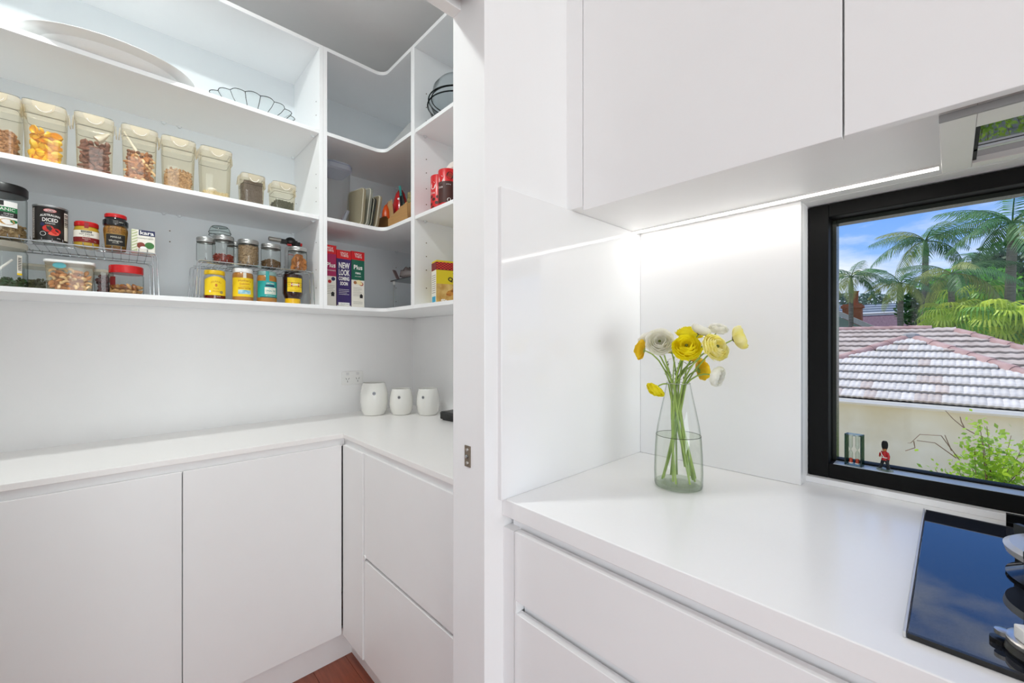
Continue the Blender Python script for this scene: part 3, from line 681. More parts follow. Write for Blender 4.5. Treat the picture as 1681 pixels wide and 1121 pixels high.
obj('label_badge', patch(R + 0.0008, -0.2, 0.12, 0.094, 0.108), BK, t)
# diced tomato can
t = can_like('food_can', 'large black can of diced tomatoes on the wire rack', 'can', -1.962, -0.161, RT, 0.05)
R = 0.0385
obj('tin', lathe([(R - .001, 0), (R + .0005, 0.001), (R + .0005, 0.004), (R - .001, 0.005), (R - .001, 0.111), (R + .0005, 0.112), (R + .0005, 0.1155), (R - .002, 0.1155), (R - .003, 0.112), (0.001, 0.112)], 40), ALU, t)
obj('paper_label', patch(R - 0.0004, -PI, PI, 0.0065, 0.110, 40), mat('can_black', '#17120f', 0.35), t)
R0 = R
letter(t, 'AUSTRALIAN', 0.0092, WT, z=0.084, R=R0, arch=6, width=0.044, bold=0.0001); letter(t, 'DICED', 0.0155, WT, z=0.069, R=R0, width=0.034, bold=0.0002); letter(t, 'TOMATOES', 0.005, WT, z=0.0585, R=R0, width=0.022)
obj('brand_badge', blot(0, 0, 0.0985, 0.0145, 0.0058, 24, R=R0), REDP, t); obj('brand_badge', blot(0, 0, 0.0985, 0.0132, 0.0046, 24, R=R0 + 0.0002), WT, t); obj('brand_badge', blot(0, 0, 0.0985, 0.0122, 0.0038, 24, R=R0 + 0.0003), REDP, t)
letter(t, 'ARDMONA', 0.0052, WT, z=0.0985, R=R0 + 0.0005, width=0.021, bold=0.0001)
TOM = mat('tomato_print', '#d8261a', 0.4, var=0.35, nscale=120, col2='#a31510')
obj('tomato_picture', blot(0, -0.004, 0.043, 0.0125, 0.0105, 20, R=R0), TOM, t); obj('tomato_picture', blot(0, 0.013, 0.036, 0.011, 0.009, 20, R=R0 + 0.0002), TOM, t); obj('tomato_picture', blot(0, 0.008, 0.028, 0.012, 0.006, 20, R=R0 + 0.0003), mat('tomato_flesh', '#ee5a45', 0.5, var=0.2, nscale=150), t)
obj('tomato_picture', blot(0, -0.004, 0.050, 0.004, 0.0015, 12, R=R0 + 0.0004), mat('tomato_stalk', '#5d6a2a', 0.5), t)
obj('round_badge', blot(0, -0.0165, 0.055, 0.005, 0.0055, 16, R=R0 + .0001), NAVY, t); obj('round_badge', blot(0, -0.0155, 0.026, 0.0068, 0.0068, 20, R=R0 + .0001), WT, t); obj('round_badge', blot(0, -0.0155, 0.026, 0.0058, 0.0058, 20, R=R0 + .0002), BK, t)
letter(t, '800g', 0.0042, WT, z=0.015, R=R0 + .0002, y=0.019)
obj('barcode', patch(R0 + 0.0001, 0.88, 1.3, 0.012, 0.10), CRM, t)
for i in range(9): obj('barcode_bar', patch(R0 + 0.0003, 0.9, 1.26, 0.056 + i * 0.0045, 0.0578 + i * 0.0045 + 0.0006 * (i % 3), 4), BK, t)
obj('paper_label', patch(R0 + 0.0001, -1.35, -1.0, 0.012, 0.105), mat('nutrition_print', '#58504b', 0.6, var=0.5, nscale=300, col2='#c9c2bb'), t)
# hot english mustard
t = can_like('mustard_jar', 'short mustard jar with a red lid and white label on the wire rack', 'jar', -1.955, -0.081, RT, 0.03)
R = 0.030
MUS = mat('yellow_mustard', '#b89420', 0.4, var=0.1, coat=0.6)
obj('body', lathe([(R * .9, 0), (R, 0.004), (R, 0.054), (R * .94, 0.062), (R * .86, 0.068)], 32), MUS, t)
obj('lid', lathe([(R * .94, 0.066), (R * .97, 0.068), (R * .97, 0.079), (R * .9, 0.082), (0.001, 0.0815)], 32), REDL, t)
obj('paper_label', patch(R + .0005, -1.35, 1.35, 0.014, 0.052), CRM, t); obj('label_band', patch(R + .0008, -1.35, 1.35, 0.014, 0.030), mat('maroon', '#7c1418', 0.5), t)
obj('label_badge', patch(R + .0009, -0.42, 0.42, 0.045, 0.051), BK, t); letter(t, 'MASTERFOODS', 0.0042, CRM, z=0.048, R=R + .0013, width=0.023); letter(t, 'HOT ENGLISH', 0.0072, BK, z=0.0395, R=R + .001, width=0.034, bold=0.0001); letter(t, 'MUSTARD', 0.0036, BK, z=0.0335, R=R + .001)
letter(t, 'TRADITIONAL', 0.0036, CRM, z=0.0255, R=R + .0012, width=0.02); letter(t, 'HEAT', 0.0034, CRM, z=0.0205, R=R + .0012); letter(t, '175g', 0.0036, CRM, z=0.019, R=R + .0012, y=0.021)
obj('safety_seal', J(patch(R * .97 + .0006, -0.17, 0.17, 0.060, 0.0785), ([(R * .97 + .0006, -0.005, 0.0785), (R * .97 + .0006, 0.005, 0.0785), (0.018, 0.005, 0.0826), (0.018, -0.005, 0.0826)], [(0, 1, 2, 3)])), mat('seal_red', '#8d1b20', 0.5), t)
# wholegrain mustard
t = can_like('mustard_jar', 'faceted wholegrain mustard jar with a red lid and black label on the wire rack', 'jar', -1.957, -0.0115, RT, 0.0)
R = 0.0315
WG = mat('wholegrain_mustard', '#a8772c', 0.4, var=0.5, nscale=260, col2='#5b3a14', coat=0.6)
obj('body', lathe([(R * .8, 0), (R * .84, 0.003), (R, 0.066), (R * .98, 0.074), (R * .9, 0.080), (R * .9, 0.084)], 14), WG, t, ang=0.3)
obj('shoulder', lathe([(R * .98, 0.082), (R * 1.03, 0.086), (R * 1.03, 0.100), (R * .86, 0.106), (R * .84, 0.110)], 28), mat('dark_glass', '#15171a', 0.08, coat=0.5), t)
obj('lid', lathe([(R * .88, 0.110), (R * .9, 0.112), (R * .9, 0.120), (R * .84, 0.1225), (0.001, 0.122)], 32), REDL, t)
obj('paper_label', patch(R + .0008, -0.85, 0.85, 0.012, 0.054), mat('gold_border', '#a88a4a', 0.4, var=0.1), t); obj('label_band', patch(R + .0011, -0.8, 0.8, 0.014, 0.052), BK, t)
letter(t, 'MAILLE', 0.0075, CRM, z=0.042, R=R + .0015, width=0.026); letter(t, 'Wholegrain', 0.0085, CRM, z=0.0295, R=R + .0015, width=0.036); letter(t, 'MUSTARD', 0.0036, CRM, z=0.0225, R=R + .0015)
obj('neck_badge', patch(R * 1.03 + .0006, -0.2, 0.2, 0.087, 0.099), mat('badge_grey', '#4a4a48', 0.4), t); letter(t, 'MAILLE', 0.004, CRM, z=0.093, R=R * 1.03 + .001, y=0.014, width=0.012)
# coconut cream carton
t = thing('drink_carton', 'small white and green coconut cream carton on the wire rack', 'carton', (-1.945, 0.058, RT), 0.0)
obj('pack', box(-0.022, 0.022, -0.031, 0.031, 0, 0.078), CRM, t, bevel=0.002)
xf = 0.0226
obj('printed_panel', panel(xf, -0.0305, -0.0155, 0.004, 0.076), mat('stripe_green', '#b9bf96', 0.6, var=0.0), t)
for i in range(7): obj('stripe', T(panel(xf + .0003, -0.0085, 0.0085, -0.0016, 0.0016), TR(0, -0.0222, 0.011 + i * 0.0098) @ RX(0.55)), CRM, t)
obj('printed_panel', panel(xf + .0002, -0.012, 0.0305, 0.059, 0.0775), NAVY, t); letter(t, 'kara', 0.018, WT, z=0.068, y=0.009, x=xf + .0006, width=0.036, bold=0.0003)
letter(t, 'COCONUT CREAM', 0.0052, BK, z=0.049, y=0.005, x=xf + .0004, width=0.042); letter(t, 'UHT', 0.0042, BK, z=0.0545, y=0.02, x=xf + .0004)
obj('coconut_picture', blot(xf + .0003, -0.006, 0.024, 0.011, 0.011), mat('coconut_brown', '#8a3b2a', 0.6, var=0.3, nscale=120), t); obj('coconut_picture', blot(xf + .0004, 0.016, 0.026, 0.0125, 0.0115), mat('coconut_green', '#3f7d3a', 0.6, var=0.3, nscale=120), t); obj('coconut_picture', blot(xf + .0006, 0.0, 0.016, 0.009, 0.0055), WT, t)
obj('side_print', box(-0.02, 0.02, -0.0315, -0.031, 0.003, 0.075), mat('side_green', '#8a9a78', 0.6, var=0.15, nscale=80), t)

# ---- under the first rack
t = can_like('storage_jar', 'large clear glass jar with a white scoop and green leaves under the wire rack', 'jar', -1.976, -0.262, SH, 0.1)
R = 0.053
obj('body', lathe([(R * .95, 0), (R, 0.004), (R, 0.108), (R * .92, 0.118), (R * .92, 0.124)], 36, True, False), JARG, t)
obj('lid', lathe([(R * .97, 0.122), (R * .99, 0.125), (R * .99, 0.137), (R * .95, 0.140), (0.001, 0.140)], 36), PLASTLID, t)
stuff(t, heap_cyl(R - 0.002, 0.003, 0.030, 120, 0.006, 0.3), mat('dried_leaves', '#2f5a2a', 0.7, var=0.4, nscale=90, col2='#3f3a22'))
obj('scoop', tube([(0.03, -0.04, 0.03), (0.045, -0.01, 0.045), (0.043, 0.022, 0.085)], [0.007, 0.004, 0.003], 8), MT['white_scoop'], t)
obj('paper_label', patch(R + .0006, 0.62, 0.86, 0.040, 0.100), CRM, t); obj('label_band', patch(R + .0008, 0.62, 0.86, 0.040, 0.046), YEL, t)
for i in range(8): obj('barcode_bar', patch(R + .0009, 0.66, 0.82, 0.055 + i * 0.005, 0.0575 + i * 0.005, 3), BK, t)
def lunchbox(label, x, y, w_, d, h, lid, z=SH, rz=0.0):
    t = thing('food_container', label, 'container', (x, y, z), rz)
    obj('body', loft([rrect(d * .86, w_ * .86, 0.012, 0.0004), rrect(d * .97, w_ * .97, 0.014, h - 0.008)], True, False), PLAST if lid != 'clear' else JARG, t)
    obj('lid', loft([rrect(d * .98, w_ * .98, 0.014, h - 0.009), rrect(d * 1.02, w_ * 1.02, 0.016, h - 0.007), rrect(d * 1.02, w_ * 1.02, 0.016, h - 0.001), rrect(d * .95, w_ * .95, 0.014, h)], True, True), WHITEP if lid == 'white' else PLASTLID, t)
    return t, BASE[t.name], (d * .86, w_ * .86)
t, Mx, (dx, wy) = lunchbox('clear plastic tub of mixed nuts with a white lid under the wire rack', -1.965, -0.117, 0.112, 0.10, 0.096, 'white')
obj('round_sticker', T(ball(0.0006, 0.016, 0.009), TR(dx / 2 + 0.0035, -0.022, 0.078)), mat('blue_sticker', '#3fb8d8', 0.4), t)
stuff(t, heap_box(dx * .78, wy * .84, 0.004, 0.056, 30, 0.007), NUTC, 'nut_core')
sm2 = [sm[0], sm[1], sm[3], sm[3]]; sp = []
for r in range(5):
    for c in range(7): sp.append((dx / 2 - 0.008 + rnd.uniform(-.001, 0.001), -wy / 2 + 0.01 + (wy - 0.02) * (c + rnd.uniform(-.3, .3)) / 6, 0.010 + r * 0.0125 + rnd.uniform(-.003, .003)))
pieces('mixed_nut', 'nut inside the white-lidded tub under the wire rack', 'nut', 'nuts in the white-lidded tub', sm2, sp, Mx)
t, Mx, (dx, wy) = lunchbox('narrow clear plastic box of dark dried fruit between the nut tub and red-lidded jar', -2.02, -0.042, 0.05, 0.12, 0.082, 'clear')
stuff(t, heap_box(dx * .9, wy * .9, 0.003, 0.062, 60, 0.007), mat('dried_fruit', '#6b4648', 0.6, var=0.4, nscale=60))
t = can_like('storage_jar', 'clear plastic jar of dates and nuts with a wide red screw lid', 'jar', -1.962, 0.015, SH, 0.0)
R = 0.046
obj('body', lathe([(R * .93, 0), (R, 0.004), (R, 0.066), (R * .92, 0.074)], 36, True, False), JARG, t)
obj('lid', lathe([(R * .95, 0.072), (R * .98, 0.074), (R * .98, 0.096), (R * .94, 0.0985), (0.001, 0.099)], 40), REDL, t)
obj('paper_label', patch(R + .0005, -1.05, -0.62, 0.030, 0.058), mat('maroon_label', '#6e1414', 0.5), t)
DATE = mat('date_brown', '#6d3a1c', 0.35, var=0.4, nscale=40, col2='#a8672c', rand=0.25)
stuff(t, lathe([(R * .7, 0.002), (R * .7, 0.022), (R * .4, 0.026)], 20), DATE, 'date_core')
dm = [almond(DATE, 0.015, 0.008, 0.0075), almond(mat('brazil_nut', '#c2925a', 0.5, var=0.3, rand=0.2), 0.012, 0.007, 0.006)]
pieces('dried_date', 'date or nut inside the red-lidded jar', 'dried fruit', 'dates in the red-lidded jar', dm,
       [((R - 0.011) * math.cos(a), (R - 0.011) * math.sin(a), z) for z in (0.011, 0.027) for a in [-1.5 + 0.42 * i for i in range(8)]], BASE[t.name])
t, Mx, (dx, wy) = lunchbox('clear plastic box standing behind between the large jar and nut tub', -2.06, -0.185, 0.09, 0.10, 0.088, 'clear')
stuff(t, heap_box(dx * .9, wy * .9, 0.003, 0.04, 80, 0.006), mat('olive_mix', '#6c6a48', 0.6, var=0.4, nscale=60))

# ---- jars with metal lids on the second rack
LIDM = mat('pale_metal_lid', '#b9bbb9', 0.3, 0.9, var=0.05)
def glassjar(label, x, y, z, R, h, fill=None, fm=None, n=0, s=0.003, lidm=None, mound=0.0, cat='jar'):
    t = thing('glass_jar', label, cat, (x, y, z), 0.0, 'metal-lidded glass jars on the wire rack')
    obj('body', lathe([(R * .93, 0), (R, 0.005), (R, h - 0.026), (R * .94, h - 0.019), (R * .93, h - 0.012)], 36, True, False), JARG, t)
    obj('lid', lathe([(R * .95, h - 0.018), (R * 1.0, h - 0.017), (R * 1.0, h - 0.013), (R * .97, h - 0.011), (R * 1.0, h - 0.009), (R * 1.0, h - 0.003), (R * .95, h), (R * .85, h), (R * .83, h - 0.002), (0.001, h - 0.002)], 40, False, True), lidm or LIDM, t)
    if fill: stuff(t, heap_cyl(R - 0.0018, 0.003, fill, n, s, mound=mound), fm)
    return t
glassjar('metal-lidded glass jar almost empty at the end of the wire rack', -1.958, 0.238, RT2, 0.030, 0.090)
glassjar('metal-lidded glass jar of red chilli flakes under the small glass bowl', -1.955, 0.293, RT2, 0.0355, 0.105, 0.032, mat('chilli_flakes', '#a3391f', 0.5, var=0.5, nscale=200, col2='#5e1c10'), 180, 0.0035, mound=0.004)
t = thing('glass_bowl', 'small ridged glass bowl upside down on the chilli jar lid', 'bowl', (-1.957, 0.282, RT2 + 0.105), 0.0)
obj('bowl', lathe([(0.034, 0.0), (0.036, 0.002), (0.035, 0.010), (0.0365, 0.014), (0.034, 0.022), (0.030, 0.032), (0.025, 0.036), (0.001, 0.0365)], 36, False, True), clear('bowl_glass', '#f0f5f3', '#8d9895'), t)
for z, r in ((0.0015, 0.0358), (0.013, 0.0364), (0.0355, 0.0255)): obj('ridge', tube([(r * math.cos(2 * PI * i / 32), r * math.sin(2 * PI * i / 32), z) for i in range(33)], 0.0009, 5), DL, t)
glassjar('metal-lidded glass jar full of pale rolled grain', -1.957, 0.377, RT2, 0.0365, 0.104, 0.080, mat('brown_rice', '#b49a78', 0.6, var=0.5, nscale=300, col2='#7d6243'), 650, 0.003)
glassjar('metal-lidded glass jar standing behind the grain jar', -2.03, 0.345, RT2, 0.030, 0.104)
glassjar('metal-lidded glass jar with ground brown spice heaped in the bottom', -1.958, 0.459, RT2, 0.037, 0.100, 0.030, mat('brown_spice', '#7a5a36', 0.8, var=0.4, nscale=160, col2='#4d361f'), 250, 0.0025, mound=0.012)
t = glassjar('metal-lidded glass jar of dried orange fruit slices beside the side panel', -1.958, 0.562, RT2, 0.0375, 0.104)
APR = mat('dried_apricot', '#c8803a', 0.5, var=0.3, nscale=50, col2='#9c5a22', rand=0.2)
stuff(t, lathe([(0.024, 0.003), (0.024, 0.05), (0.012, 0.07)], 18), APR, 'fruit_core')
am = [mesh(lathe([(0.004, -0.0025), (0.0125, -0.002), (0.014, 0.0), (0.0125, 0.002), (0.006, 0.001)], 14), APR)]
pieces('dried_fruit_slice', 'dried orange fruit slice inside the jar beside the side panel', 'dried fruit', 'fruit slices in the jar', am,
       [((0.0235 if z < .06 else 0.012) * math.cos(a + z * 20), (0.0235 if z < .06 else 0.012) * math.sin(a + z * 20), z) for z in (0.017, 0.032, 0.047, 0.062) for a in (-1.5, -0.75, 0.0, 0.75)], BASE[t.name])
# kitchen torch behind
t = thing('kitchen_torch', 'black kitchen blowtorch with a steel nozzle and red switch behind the jars', 'torch', (-2.06, 0.558, RT2), 0.0)
obj('gas_can', lathe([(0.019, 0), (0.0195, 0.003), (0.0195, 0.118), (0.012, 0.126)], 28), mat('grey_print_tube', '#c4c6c8', 0.4, var=0.2, nscale=40), t)
obj('can_foot', lathe([(0.021, 0), (0.021, 0.010)], 28), BLACKP, t)
obj('head', J(T(ball(0.020, 0.023, 0.021, 16, 10), TR(0, 0.004, 0.148)), box(-0.011, 0.011, -0.036, 0.03, 0.136, 0.154), box(-0.010, 0.010, 0.02, 0.042, 0.130, 0.150)), BLACKP, t)
obj('nozzle', T(lathe([(0.0095, 0), (0.010, 0.002), (0.010, 0.050), (0.007, 0.050), (0.007, 0.01)], 24), TR(0, -0.034, 0.148) @ RX(PI / 2)), mat('torch_steel', '#c2beb6', 0.25, 0.8), t)
obj('switch', box(-0.006, 0.007, 0.040, 0.052, 0.134, 0.148), REDL, t, bevel=0.002); obj('switch', box(0.008, 0.018, -0.014, 0.004, 0.127, 0.135), REDL, t, bevel=0.001)
obj('printed_band', patch(0.0198, -0.6, 0.6, 0.085, 0.088), REDP, t)

# ---- spreads under the second rack
def spread(name, label, y, R, h, glass, lid, z=SH, rz=0.0):
    t = thing(name, label, 'jar', (-1.92 - R, y, z), rz)
    obj('body', lathe([(R * .92, 0), (R, 0.005), (R, h - 0.030), (R * .95, h - 0.020), (R * .86, h - 0.015)], 34), glass, t)
    obj('lid', lathe([(R * .90, h - 0.017), (R * .95, h - 0.015), (R * .95, h - 0.003), (R * .9, h), (0.001, h)], 36), lid, t)
    return t
JAM = mat('dark_jam', '#5c1210', 0.1, var=0.2, coat=0.5)
t = spread('jam_jar', 'small jam jar with a yellow lid and yellow label under the wire rack', 0.265, 0.035, 0.112, mat('clear_empty_jar', '#9b9b98', 0.08, var=0.1, coat=0.4), mat('yellow_lid', '#e8bf10', 0.3))
R = 0.0352
obj('jam', lathe([(R, 0.004), (R + .0001, 0.018)], 34, False, False), JAM, t)
obj('paper_label', ([(R * 1.01 * math.cos(a), R * 1.01 * math.sin(a), z) for a in [-1.2 + 2.4 * i / 16 for i in range(17)] for z in (0.016, 0.074 + 0.014 * math.cos(a * 1.3))], [(2 * i, 2 * i + 2, 2 * i + 3, 2 * i + 1) for i in range(16)]), YEL, t)
ORG = mat('orange_print', '#c8781c', 0.5)
letter(t, 'ISLAND', 0.0085, ORG, z=0.068, R=R * 1.02, arch=18, width=0.034); letter(t, 'Pure', 0.009, ORG, z=0.041, R=R * 1.02); letter(t, 'Honey', 0.009, ORG, z=0.031, R=R * 1.02)
obj('bee_mark', blot(0, 0, 0.054, 0.004, 0.006, R=R * 1.02), ORG, t); obj('round_badge', blot(0, 0.018, 0.028, 0.006, 0.006, R=R * 1.02), mat('grey_badge', '#9a8a50', 0.5), t); obj('square_badge', blot(0, -0.02, 0.030, 0.0035, 0.005, 4, R=R * 1.02), WT, t)
letter(t, '500g NET', 0.0035, CRM, z=0.011, R=R * 1.015, y=0.008)
PB = mat('peanut_butter', '#b57a32', 0.3, var=0.2, nscale=60, coat=0.5)
t = spread('peanut_butter_jar', 'peanut butter jar with a white lid and yellow label under the wire rack', 0.358, 0.036, 0.130, PB, WHITEP)
R = 0.0364
obj('paper_label', patch(R, -1.35, 1.35, 0.018, 0.092), YEL, t); RB = mat('rust_print', '#a03a18', 0.5)
letter(t, "Mother's", 0.011, RB, z=0.081, R=R + .0004, arch=5, width=0.044); letter(t, 'Delicious', 0.011, REDP, z=0.068, R=R + .0004, width=0.034, tilt=0.08); letter(t, 'PEANUT BUTTER', 0.0068, RB, z=0.0505, R=R + .0004, width=0.044, bold=0.0001); letter(t, 'NO ADDED SUGAR', 0.0036, RB, z=0.0575, R=R + .0004, width=0.03)
obj('label_band', patch(R + .0003, -0.62, 0.62, 0.028, 0.044), mat('sky_blue_print', '#4aa8c8', 0.5, var=0.3, nscale=60, col2='#cfe6ea'), t)
obj('safety_seal', patch(R * .99, -0.15, 0.15, 0.092, 0.112), CRM, t)
TEAL = mat('teal_label', '#1f9f9c', 0.45, var=0.04)
t = spread('peanut_butter_jar', 'peanut butter jar with a teal label and teal seal under the wire rack', 0.443, 0.0365, 0.128, PB, mat('teal_lid', '#8fb0ac', 0.35, var=0.1))
R = 0.0369
obj('paper_label', patch(R, -1.3, 1.3, 0.020, 0.088), TEAL, t); obj('white_panel', patch(R + .0003, -0.42, 0.85, 0.034, 0.062), CRM, t)
letter(t, 'MAYVERS', 0.0085, CRM, z=0.0785, R=R + .0004, arch=6, y=0.006, width=0.03); letter(t, 'UNSALTED', 0.0105, TEAL, z=0.0475, R=R + .0007, y=0.008, width=0.040, bold=0.0002); letter(t, 'SMOOTH', 0.0048, TEAL, z=0.057, R=R + .0007, y=0.008); letter(t, 'PEANUT BUTTER', 0.0048, TEAL, z=0.0385, R=R + .0007, y=0.008, width=0.034)
letter(t, '100% AUSSIE MADE', 0.0035, CRM, z=0.0275, R=R + .0004, y=0.006, width=0.036); obj('ribbon', patch(R + .0003, -0.35, 0.6, 0.066, 0.072), NAVY, t); obj('label_band', patch(R + .0003, -0.9, 1.3, 0.0205, 0.023), BK, t)
obj('safety_seal', patch(R * .99, -0.32, 0.02, 0.086, 0.128), TEAL, t)
# upside-down spread jar
t = thing('spread_jar', 'brown yeast spread jar with a yellow label standing on its yellow lid', 'jar', (-1.957, 0.542, SH), 0.0)
R = 0.039
VEG = mat('dark_spread', '#2b0d08', 0.08, var=0.1, coat=0.6)
obj('body', lathe([(R * .72, 0.020), (R * .84, 0.030), (R, 0.046), (R, 0.118), (R * .95, 0.127), (0.001, 0.127)], 34), VEG, t)
obj('lid', lathe([(R * .74, 0.0), (R * .77, 0.001), (R * .77, 0.024), (R * .72, 0.0255)], 36), mat('amber_lid', '#e9b80c', 0.3), t)
obj('paper_label', patch(R + .0004, -0.80, 0.80, 0.052, 0.112), YEL, t)
obj('emblem', ([((R + .0008) * math.cos(a / R), (R + .0008) * math.sin(a / R), 0.082 + b) for a, b in ((-0.026, 0), (-0.013, -0.0085), (0, -0.017), (0.013, -0.0085), (0.026, 0), (0.013, 0.0085), (0, 0.017), (-0.013, 0.0085))], [(0, 1, 7), (1, 2, 3), (3, 4, 5), (5, 6, 7), (1, 3, 7), (3, 5, 7)]), REDP, t)
letter(t, 'VEGEMITE', 0.0095, WT, z=0.082, R=R + .0016, width=0.036, bold=0.0002)
for z in (0.0905, 0.0735): obj('label_line', patch(R + .0006, -0.8, 0.8, z, z + 0.0012), BK, t)
letter(t, 'CONCENTRATED YEAST EXTRACT', 0.003, BK, z=0.057, R=R + .0008, width=0.045)
# ================================================================ corner unit contents
def carton(name, label, x, y, z, w_, d, h, cm, rz=0.0, cat='box'):
    t = thing(name, label, cat, (x, y, z), rz); obj('box', box(-d / 2, d / 2, -w_ / 2, w_ / 2, 0, h), cm, t, bevel=0.0008); return t, d / 2 + 0.0004
CARD = mat('off_white_card', '#e6e1d6', 0.55, var=0.03)
REDC = mat('red_card', '#d4141c', 0.4, var=0.04)
def cereal(label, y, w_, h, main, x=-2.056, depth=0.19, zsplit=0.45):
    t, xf = carton('cereal_box', label, x, y, SH, w_, depth, h, CARD)
    obj('top_band', box(-depth / 2 - .0006, depth / 2 + .0006, -w_ / 2 - .0006, w_ / 2 + .0006, h - 0.040, h + 0.0006), REDC, t, bevel=0.0006)
    obj('printed_panel', panel(xf + .0001, -w_ / 2, w_ / 2, h * zsplit, h - 0.039), main, t)
    obj('printed_side', box(-depth / 2, depth / 2, -w_ / 2 - .0004, -w_ / 2, 0.0, h - 0.039), mat('side_panel_print', '#6a3f3c', 0.55, var=0.4, nscale=60, col2='#3c2444'), t)
    letter(t, 'UNCLE', 0.013, WT, z=h - 0.013, x=xf + .0009, y=0.0, width=w_ * .52, bold=0.0002, tilt=-0.06); letter(t, 'TOBYS', 0.013, WT, z=h - 0.025, x=xf + .0009, y=0.002, width=w_ * .55, bold=0.0002, tilt=-0.06)
    return t, xf
def fine_print(t, xf, y, z, w_, n, m=None):
    for i in range(n): obj('print_line', panel(xf + .0003, y - w_ / 2, y + w_ / 2 * (0.6 if i % 3 == 2 else 1), z - i * 0.0075, z - i * 0.0075 + 0.0014), m or mat('grey_print', '#8a857d', 0.6), t)
MAG = mat('magenta_card', '#a31553', 0.45, var=0.04); GRC = mat('green_card', '#0f5a46', 0.45, var=0.04)
t, xf = cereal('magenta cereal box with red top beside the shelf side panel', 0.697, 0.063, 0.284, MAG, zsplit=0.50)
letter(t, 'Plus', 0.030, WT, z=0.192, y=0.008, x=xf + .0006, width=0.040, bold=0.0005); letter(t, 'ANTIOXIDANTS', 0.008, WT, z=0.168, y=0.004, x=xf + .0006, width=0.05)
obj('berry_picture', blot(xf + .0006, 0.018, 0.130, 0.009, 0.009), NAVY, t); obj('berry_picture', blot(xf + .0006, 0.002, 0.117, 0.008, 0.008), REDP, t); fine_print(t, xf, 0.006, 0.098, 0.04, 6)
obj('house_mark', J(T(panel(xf + .0006, -0.007, 0.007, 0.05, 0.062), TR(0, 0.016, 0)), ([(xf + .0006, 0.006, 0.062), (xf + .0006, 0.026, 0.062), (xf + .0006, 0.016, 0.072)], [(0, 1, 2)])), BK, t)
t, xf = cereal('dark purple cereal box reading new look coming soon', 0.7645, 0.066, 0.268, PURP, zsplit=0.04)
for s, z in (('NEW', 0.196), ('LOOK', 0.163)): letter(t, s, 0.038, WT, z=z, x=xf + .0006, width=0.051, bold=0.001)
letter(t, 'COMING', 0.024, WT, z=0.135, x=xf + .0006, width=0.050, bold=0.0008); letter(t, 'SOON', 0.022, WT, z=0.112, x=xf + .0006, width=0.036, bold=0.0008)
fine_print(t, xf, 0.0, 0.084, 0.048, 4, WT); obj('white_strip', panel(xf + .0004, -0.026, 0.026, 0.010, 0.024), WT, t); letter(t, 'ALL NATURAL', 0.006, BK, z=0.017, y=0.004, x=xf + .0006)
t, xf = cereal('green cereal box with red top and apple picture beside the purple box', 0.8315, 0.063, 0.272, GRC, zsplit=0.50)
letter(t, 'Plus', 0.030, WT, z=0.196, x=xf + .0006, width=0.042, bold=0.0005); letter(t, 'FIBRE', 0.012, WT, z=0.168, x=xf + .0006, width=0.026, bold=0.0003); letter(t, 'APPLE CLUSTERS', 0.006, WT, z=0.153, x=xf + .0006, width=0.03)
obj('apple_picture', blot(xf + .0006, 0.004, 0.126, 0.014, 0.011), mat('apple_cream', '#efdfae', 0.5), t); obj('apple_picture', blot(xf + .0007, 0.016, 0.118, 0.010, 0.009), mat('apple_red', '#b03a26', 0.5), t); obj('apple_picture', blot(xf + .0008, 0.014, 0.119, 0.008, 0.0065), MT['apple_cream'], t); obj('nut_picture', blot(xf + .0006, -0.014, 0.123, 0.008, 0.008), NUTC, t)
fine_print(t, xf, -0.002, 0.098, 0.042, 6); fine_print(t, xf, 0.0, 0.030, 0.045, 2)
obj('house_mark', J(T(panel(xf + .0006, -0.007, 0.007, 0.05, 0.061), TR(0, 0.016, 0)), ([(xf + .0006, 0.006, 0.061), (xf + .0006, 0.026, 0.061), (xf + .0006, 0.016, 0.071)], [(0, 1, 2)])), BK, t)
# glass-topped corner rack with a plastic bag
t = thing('corner_rack', 'small black-topped rack with chrome legs in the shelf corner', 'rack', (-1.93, 1.16, SH))
obj('rack_top', box(-0.17, 0.17, -0.09, 0.10, 0.168, 0.173), mat('smoked_top', '#3b3f42', 0.1, var=0.05), t, bevel=0.001)
for x, y in ((-0.155, -0.075), (0.155, -0.075), (-0.155, 0.085), (0.155, 0.085)):
    l = obj('leg', T(lathe([(0.004, 0.0), (0.004, 0.168)], 12), TR(x, y, 0)), CHROME, t); obj('leg_cap', T(lathe([(0.007, 0.150), (0.007, 0.168)], 12), TR(x, y, 0)), WHITEP, l)
t = thing('plastic_bag', 'crumpled clear plastic bag lying on the corner rack', 'bag', (-1.97, 1.13, SH + 0.1735), 0.4)
V, Fc = ball(0.075, 0.05, 0.03, 18, 12); rb = random.Random(5)
obj('bag', ([(x * (1 + rb.uniform(-.12, .12)), y * (1 + rb.uniform(-.12, .12)), max(0.0, (z + 0.028) * (1 + rb.uniform(-.25, .25)))) for x, y, z in V], Fc), clear('bag_film', '#efe6e4', '#b9a9a6', 0.12, 1.0, haze=0.3, hazecol='#eadfdc'), t, ang=3.0)
obj('bag_fold', T(box(-0.003, 0.003, -0.012, 0.012, 0.0, 0.055), TR(-0.07, -0.03, 0.0) @ RY(-0.5)), mat('bag_edge', '#7d6a6a', 0.4), t, bevel=0.001)
